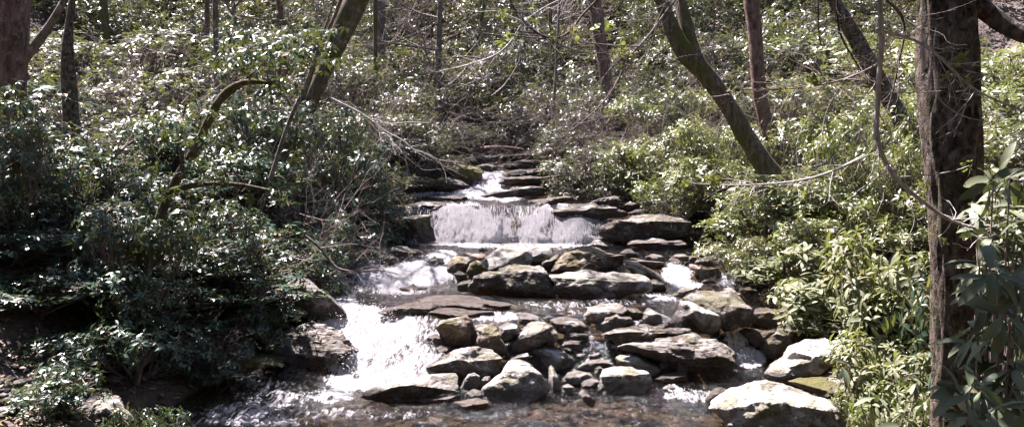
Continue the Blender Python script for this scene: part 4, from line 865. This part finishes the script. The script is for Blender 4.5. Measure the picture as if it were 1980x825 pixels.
t2 = tree([(1490, 335, 42), (1455, 285, 36), (1420, 225, 34), (1390, 175, 34), (1355, 130, 34), (1328, 108, 40), (1303, 70, 30), (1290, 30, 26), (1275, -5, 24)], 16, 'bark_moss', 'mossy curved tree leaning left with a forked stem', group=GT, grow=7)
b2 = np.array(t2.location)
trunk_mesh(np.array([at(1345, 118, 16), at(1335, 80, 16), at(1325, 40, 16.1), at(1312, 0, 16.2), at(1300, -90, 16.4), at(1290, -300, 16.8)]) - b2, np.array([.15, .13, .12, .11, .09, .05]), 'bark_moss', 12, seed=8, name='stem', parent=t2)
tree([(1508, 310, 42), (1490, 265, 30), (1474, 220, 27), (1466, 160, 27), (1462, 100, 26), (1458, 40, 26), (1452, -5, 28)], 17.2, 'bark_red', 'straight reddish trunk crossing behind the curved leaning one', group=GT)
tree([(1740, 230, 30), (1710, 175, 32), (1690, 140, 32), (1668, 100, 30), (1640, 50, 27), (1612, 0, 24)], 15, 'bark_big', 'dark leaning trunk descending into leaves right of the reddish trunk', group=GT, crown=False, grow=5)
tree([(1186, 215, 26), (1174, 180, 24), (1168, 120, 23), (1158, 60, 24), (1148, -5, 26)], 24, 'bark_red', 'reddish trunk in the centre right with a slight lean', group=GT)
tree([(848, 200, 12), (848, 140, 11), (849, 70, 10), (851, 0, 10)], 27, 'bark_grey', 'slim straight grey trunk in the centre left, lit on its left edge', group=GT)
tree([(630, 130, 30), (645, 95, 40), (662, 55, 46), (690, 0, 46)], 18.5, 'bark_moss', 'thick dark mossy trunk leaning right at the top edge', group=GT)
tree([(612, 115, 7), (635, 60, 7), (660, 0, 7)], 17, 'bark_red', 'thin orange-lit stem slanting beside the thick mossy trunk', group=GT, crown=False)
t8 = tree([(8, 420, 60), (14, 250, 58), (20, 120, 58), (26, 0, 58)], 12.2, 'bark_red', 'broad dark trunk cut by the left edge of the photo', group=GT, sides=24, ridged=.06, crown=False)
shade_crown(t8, [(-7, 12.2, 7.4, 1.1), (-8, 13, 8, 1.2), (-7.4, 14.2, 9.5, 1.1)], 70)  # added overhead to put the lower left bank in shade
tree([(75, 80, 20), (98, 50, 15), (120, 10, 13), (128, -5, 12)], 13.5, 'bark_grey', 'dark stem slanting right next to the broad left-edge trunk', group=GT, crown=False)
tree([(140, 270, 32), (135, 180, 28), (128, 100, 24), (133, 50, 16), (140, 0, 13)], 14.5, 'bark_big', 'shaded brown trunk among the leaves in the upper left', group=GT, crown=False)
tree([(735, 170, 22), (735, 90, 20), (734, 0, 20)], 27, 'bark_grey', 'wide grey trunk with a thin dark one in front of it, centre left', group=GT)
tree([(726, 120, 8), (726, 60, 8), (725, 0, 8)], 23, 'bark_moss', 'thin dark trunk in front of the wide grey one', group=GT)
tree([(543, 285, 8), (558, 230, 8), (572, 205, 9), (585, 185, 7), (600, 140, 6)], 14.2, 'bark_grey', 'thin slanting lichen-grey stem in the middle of the left bank', group=GT, crown=False, grow=2)
# gnarled rhododendron stem on the left bank
gn = tree([(300, 470, 26), (314, 410, 22), (322, 370, 18), (352, 330, 20), (378, 290, 17), (398, 250, 16), (414, 205, 15), (428, 175, 15), (444, 158, 13), (480, 150, 11), (528, 156, 8), (560, 175, 5)], 11.2, 'bark_moss', 'gnarled dark rhododendron stem zigzagging up through the left bank', name='gnarled_tree', stub=True, crown=False, dY=-.4, group=GT)
bg = np.array(gn.location)
for q in ([(322, 372, 12), (370, 355, 11), (420, 352, 9), (470, 356, 8), (540, 372, 4)], [(414, 205, 9), (440, 180, 9), (470, 168, 8), (500, 130, 6), (540, 90, 4)], [(352, 330, 6), (345, 260, 5), (360, 200, 4)]):
    pts = np.array([at(a, b, 11.0) for a, b, _ in q]); trunk_mesh(pts - bg, np.array([w_ / 2 / F * 11 for _, _, w_ in q]), 'bark_moss', 8, seed=q[0][0], name='limb', parent=gn, seg=.06)
mb = MB(); c = []
for px, py, n_ in ((560, 90, 26), (500, 110, 26), (600, 110, 16), (540, 160, 12), (440, 120, 14), (380, 215, 10), (460, 60, 12), (620, 60, 10), (400, 330, 14), (540, 370, 10), (330, 250, 22), (290, 360, 26), (360, 420, 22), (440, 300, 18), (470, 230, 16), (300, 440, 16)):
    for _ in range(int(n_ * 1.8)): c.append(at(px + random.gauss(0, 26), py + random.gauss(0, 16), 10.65 + random.gauss(0, .3)))
c = np.array(c); rosettes(mb, c, np.array([0, 0, 1.]) + RS.normal(0, .35, c.shape), .115, 7, 1, .45, .2); o = mb.build('foliage', M['leaf_dark'], gn); o.data.transform(__import__('mathutils').Matrix.Translation(-Vector(bg)))
# slim background trunks
SLIM = [(420, 19, 12), (400, 24, 10), (455, 28, 8), (200, 26, 14), (300, 30, 12), (540, 30, 9), (765, 33, 8), (790, 36, 8), (820, 44, 16), (868, 40, 9), (905, 46, 18), (935, 34, 6), (962, 48, 12), (990, 40, 8), (1030, 46, 12), (1066, 30, 8), (1072, 25, 5), (1110, 42, 10),
 (1215, 40, 10), (1238, 36, 8), (1262, 33, 7), (1340, 40, 9), (1385, 34, 8), (1412, 42, 12), (1530, 45, 12), (1385, 50, 9), (1560, 38, 6), (1690, 42, 12), (1780, 38, 9), (1930, 44, 14), (1960, 34, 8), (590, 38, 10), (350, 40, 12), (110, 36, 14), (480, 44, 14), (650, 42, 12), (1150, 52, 14), (1300, 55, 14), (1010, 58, 14), (880, 60, 16), (700, 55, 14), (1450, 58, 14), (250, 55, 16), (1620, 58, 14), (1820, 58, 16)]
for i, (px, Y, wp) in enumerate(SLIM):
    x = (px - 990) / F * Y; g0 = float(T(x, Y)); l_ = random.gauss(0, 14)
    _, py = project(x, Y, g0); py = float(py)
    tree([(px - l_, py, wp * 1.15), (px, py - 130, wp), (px + l_, py - 300, wp * .9)], Y, ['bark_grey', 'bark_red', 'bark_grey', 'bark_moss'][i % 4], 'slender bare tree trunk in the woods on the slope behind the stream', group='slender trees of the far woods', grow=8, sides=8, cz=-.5 if i % 3 == 0 else 1)
# tall bare trees standing out of sight on the sunny side, and behind: they only dapple the light
# ------------------------------------------------------------------ near branches hanging in from above
def branch(label, main, Y, kids=(), leafs=(), mat='bark_pale', dY=0.):
    pts = [at(a, b, Y + dY * i / len(main)) for i, (a, b, _) in enumerate(main)]
    e = empty('branch', pts[0]); tag(e, label, 'branch', 'low branches hanging into view'); o0 = np.array(pts[0])
    sm = lambda pl, wd, nm: trunk_mesh(np.array(pl) - o0, np.array(wd), mat, 7, .12, seed=len(bpy.data.objects), name=nm, parent=e, seg=.03, smooth=.07)
    sm(pts, [w_ / 2 / F * Y for _, _, w_ in main], 'stem')
    for kd in kids: sm([at(a, b, Y + random.uniform(-.05, .05) * j) for j, (a, b) in enumerate(kd)], np.linspace(2.6, 1.2, len(kd)) / 2 / F * Y, 'twig')
    mt = MB(); PP = np.array(pts) - o0; rs3 = np.random.RandomState(int(main[0][0]) % 997)
    for _ in range(len(main) * 2 + 6):
        i = rs3.randint(0, len(PP) - 1); q = PP[i] + (PP[i + 1] - PP[i]) * rs3.random_sample(); dd_ = unit(unit(PP[i + 1] - PP[i]) + rs3.normal(0, .8, 3)); twigs(mt, q, dd_, rs3.uniform(.10, .34) * Y / 5, .0028, 1, rs3, 3, 3, 0, .5)
    mt.build('side_twigs', M[mat], e, attr=None)
    if leafs:
        mb = MB(); c = np.array([at(a, b, Y) for a, b in leafs])
        rosettes(mb, np.repeat(c, 2, 0) + RS.normal(0, .012, (len(c) * 2, 3)), RS.normal(0, .6, (len(c) * 2, 3)) + np.array([0, -.2, -.8]), .034 * Y / 4.2, 4, 2, .2, .33)
        o = mb.build('young_leaves', M['leaf_young'], e); o.data.transform(__import__('mathutils').Matrix.Translation(-Vector(o0)))
    return e
branch('long pale lichen-grey branch hanging from the top and curving across the big trunk', [(1712, -160, 11), (1702, -40, 10), (1701, 20, 10), (1708, 80, 10), (1700, 150, 10), (1697, 210, 10), (1690, 262, 10), (1702, 300, 9.5), (1716, 330, 9), (1745, 362, 8.5), (1790, 395, 8), (1836, 430, 7), (1870, 438, 5.5), (1915, 447, 4.5), (1990, 452, 4)], 4.2,
 [[(1740, 342), (1800, 338), (1850, 330), (1874, 320)], [(1835, 424), (1870, 424), (1915, 420), (1960, 418)], [(1837, 432), (1832, 446), (1813, 458)], [(1716, 328), (1680, 355), (1650, 375)], [(1697, 178), (1760, 180), (1820, 176)]],
 [(1874, 320), (1908, 443), (1918, 420), (1966, 415), (1790, 350), (1812, 462)])
branch('thin branch running left from the pale hanging branch with small yellow leaves', [(1700, 122, 4), (1672, 140, 4), (1640, 152, 4), (1600, 162, 3.6), (1540, 170, 3.2), (1480, 174, 2.6), (1420, 172, 2)], 4.4, [[(1600, 162), (1570, 120), (1560, 90)], [(1640, 152), (1600, 200), (1590, 250), (1588, 300), (1592, 330)]], [(1568, 160), (1516, 170), (1420, 172), (1592, 262)], 'twig')
branch('grey twig crossing the upper big trunk and sloping down to the right edge', [(1690, 58, 5), (1740, 66, 5), (1790, 85, 5), (1828, 122, 5), (1862, 160, 4.5), (1905, 185, 4), (1990, 220, 3)], 4.0, [[(1815, 190), (1840, 220), (1875, 232), (1950, 238)], [(1790, 85), (1815, 150), (1815, 190)]], [(1868, 115), (1878, 130), (1826, 140), (1866, 155), (1955, 210)])
branch('long low twig with yellow leaves crossing the right bank above the water', [(1672, 300, 5), (1640, 318, 5), (1590, 340, 4.5), (1540, 352, 4), (1490, 356, 3.5), (1440, 360, 3), (1380, 358, 2.4), (1330, 354, 2)], 6, [[(1540, 352), (1580, 370), (1625, 378)], [(1590, 340), (1560, 350), (1530, 330)]], [(1328, 355), (1372, 345), (1380, 352), (1492, 356), (1556, 368), (1560, 376), (1548, 362)], 'bark_pale')
branch('dark drooping twig hanging between the curved tree and the pale branch', [(1622, -60, 4), (1618, 10, 4), (1616, 50, 4), (1630, 85, 4), (1652, 115, 3), (1668, 142, 2.4)], 5, [[(1616, 40), (1650, 30), (1700, 40), (1745, 52)]], [], 'bark_big')
branch('dark twig hanging straight down left of the dark drooping twig', [(1584, -60, 4), (1583, 10, 4), (1580, 60, 3), (1588, 88, 2)], 5.2, [], [], 'bark_big')
branch('curved grey branch looping down at the top right beside the pale branch', [(1690, -50, 6), (1708, 5, 6), (1735, 14, 6), (1748, 34, 5), (1750, 70, 5), (1738, 110, 4), (1730, 160, 3), (1715, 220, 2)], 5.4, [], [], 'bark_grey')
branch('arching branch with budding leaves at the top of the centre', [(975, -40, 4.5), (985, 5, 4.5), (1010, 40, 4.5), (1040, 66, 4.5), (1068, 78, 4.5), (1100, 68, 4.5), (1122, 35, 4.5), (1165, -10, 5)], 8.5, [[(1068, 78), (1030, 72), (980, 70), (930, 64), (900, 58)], [(1040, 66), (1000, 60), (960, 64)], [(1068, 78), (1100, 95), (1140, 104), (1200, 100)]], [(1032, 8), (974, 28), (985, 42), (1024, 38), (985, 66), (997, 75), (972, 80), (1070, 68), (1113, 66), (1155, 56), (1180, 48)], 'bark_grey')
branch('pale drooping branch reaching left across the centre of the woods', [(1130, -20, 3), (1060, 10, 3), (1010, 42, 3.4), (990, 80, 3.6), (965, 105, 3.6), (930, 118, 3.4), (890, 130, 3), (850, 138, 2.4)], 9.5, [[(1010, 42), (960, 20), (920, 26), (880, 12)], [(990, 80), (1010, 100), (1000, 130), (975, 165), (950, 185)]], [], 'bark_pale')
branch('long thin branch falling from the top right of the centre toward the rock staircase', [(1330, -30, 4), (1290, 20, 4), (1262, 60, 4), (1235, 90, 4), (1210, 115, 4), (1200, 145, 3.6), (1180, 180, 3.2), (1150, 215, 2.8), (1120, 240, 2.4), (1090, 262, 2), (1070, 282, 1.6)], 9, [[(1235, 90), (1180, 88), (1120, 80)], [(1262, 60), (1280, 20), (1300, -20)], [(1120, 240), (1150, 232), (1190, 222)]], [(1190, 100), (1200, 96), (1208, 104)], 'twig')
branch('pale crooked dead branch over the bushes left of the rock staircase', [(640, 190, 4), (690, 215, 4), (720, 235, 3.6), (745, 255, 3.2), (775, 268, 2.8), (800, 290, 2)], 12.5, [[(720, 235), (750, 240), (790, 235), (830, 238)], [(745, 255), (760, 285), (765, 300)]], [], 'bark_pale')
branch('brown twig trailing over the water from the left bank', [(590, 455, 5), (620, 480, 5), (650, 520, 4.5), (690, 525, 3.5), (730, 520, 3), (770, 530, 2)], 10.5, [[(650, 520), (655, 545), (690, 560)], [(620, 480), (680, 470), (735, 480)]], [], 'twig')
# driftwood log at the head of the staircase
e = tree([(885, 300, 10), (930, 288, 12), (980, 286, 10), (1012, 290, 6)], 24.8, 'bark_red', 'fallen brown log across the head of the rock staircase', name='log', stub=True, cat='log', crown=False)
# ------------------------------------------------------------------ air
HAZE = 0
if HAZE:
    zt = max(25., CAMZ + 2)
    bm_ = bmesh.new(); bmesh.ops.create_cube(bm_, size=1); me = bpy.data.meshes.new('haze'); bm_.to_mesh(me); bm_.free()
    hz_ = bpy.data.objects.new('haze', me); COL.objects.link(hz_); hz_.scale = (200, 200, 90); hz_.location = (0, 45, 40); tag(hz_, 'thin sunlit air over the valley', 'haze', kind='stuff')
    t = NT('haze'); pv = t.n('ShaderNodeVolumePrincipled', {'Color': (.95, .93, .97, 1), 'Density': HAZE, 'Anisotropy': .3}); t.t.links.new(pv.outputs[0], t.out.inputs['Volume']); me.materials.append(t.m)
# ------------------------------------------------------------------ light
SUN_EL, SUN_AZ = R(60), R(-46)      # behind the scene and to the left
sd_ = Vector((math.sin(SUN_AZ) * math.cos(SUN_EL), math.cos(SUN_AZ) * math.cos(SUN_EL), math.sin(SUN_EL)))
L_ = bpy.data.lights.new('sun', 'SUN'); L_.energy = 5.0; L_.angle = R(.53); L_.color = (1, .945, .92)
so = bpy.data.objects.new('sun', L_); COL.objects.link(so); so.rotation_euler = sd_.to_track_quat('Z', 'Y').to_euler()
wd_ = bpy.data.worlds.new('World'); SC.world = wd_; wd_.use_nodes = True; nt = wd_.node_tree
sk = nt.nodes.new('ShaderNodeTexSky'); sk.sky_type = 'NISHITA'; sk.sun_disc = False; sk.sun_elevation = SUN_EL; sk.sun_rotation = SUN_AZ
bg_ = nt.nodes['Background']; nt.links.new(sk.outputs[0], bg_.inputs[0]); bg_.inputs[1].default_value = .05
SC.view_settings.view_transform = 'Standard'; SC.view_settings.look = 'None'; SC.view_settings.gamma = 1; SC.view_settings.exposure = 2.4
SC.view_settings.use_white_balance = True; SC.view_settings.white_balance_temperature = 6500; SC.view_settings.white_balance_tint = 19
cy = SC.cycles; cy.max_bounces = 8; cy.transparent_max_bounces = 12; cy.diffuse_bounces = 2; cy.glossy_bounces = 3; cy.transmission_bounces = 4; cy.caustics_reflective = False; cy.caustics_refractive = False
cy.use_denoising = True; cy.sample_clamp_indirect = 6; cy.use_adaptive_sampling = True; cy.adaptive_threshold = .02
SC.render.use_persistent_data = False
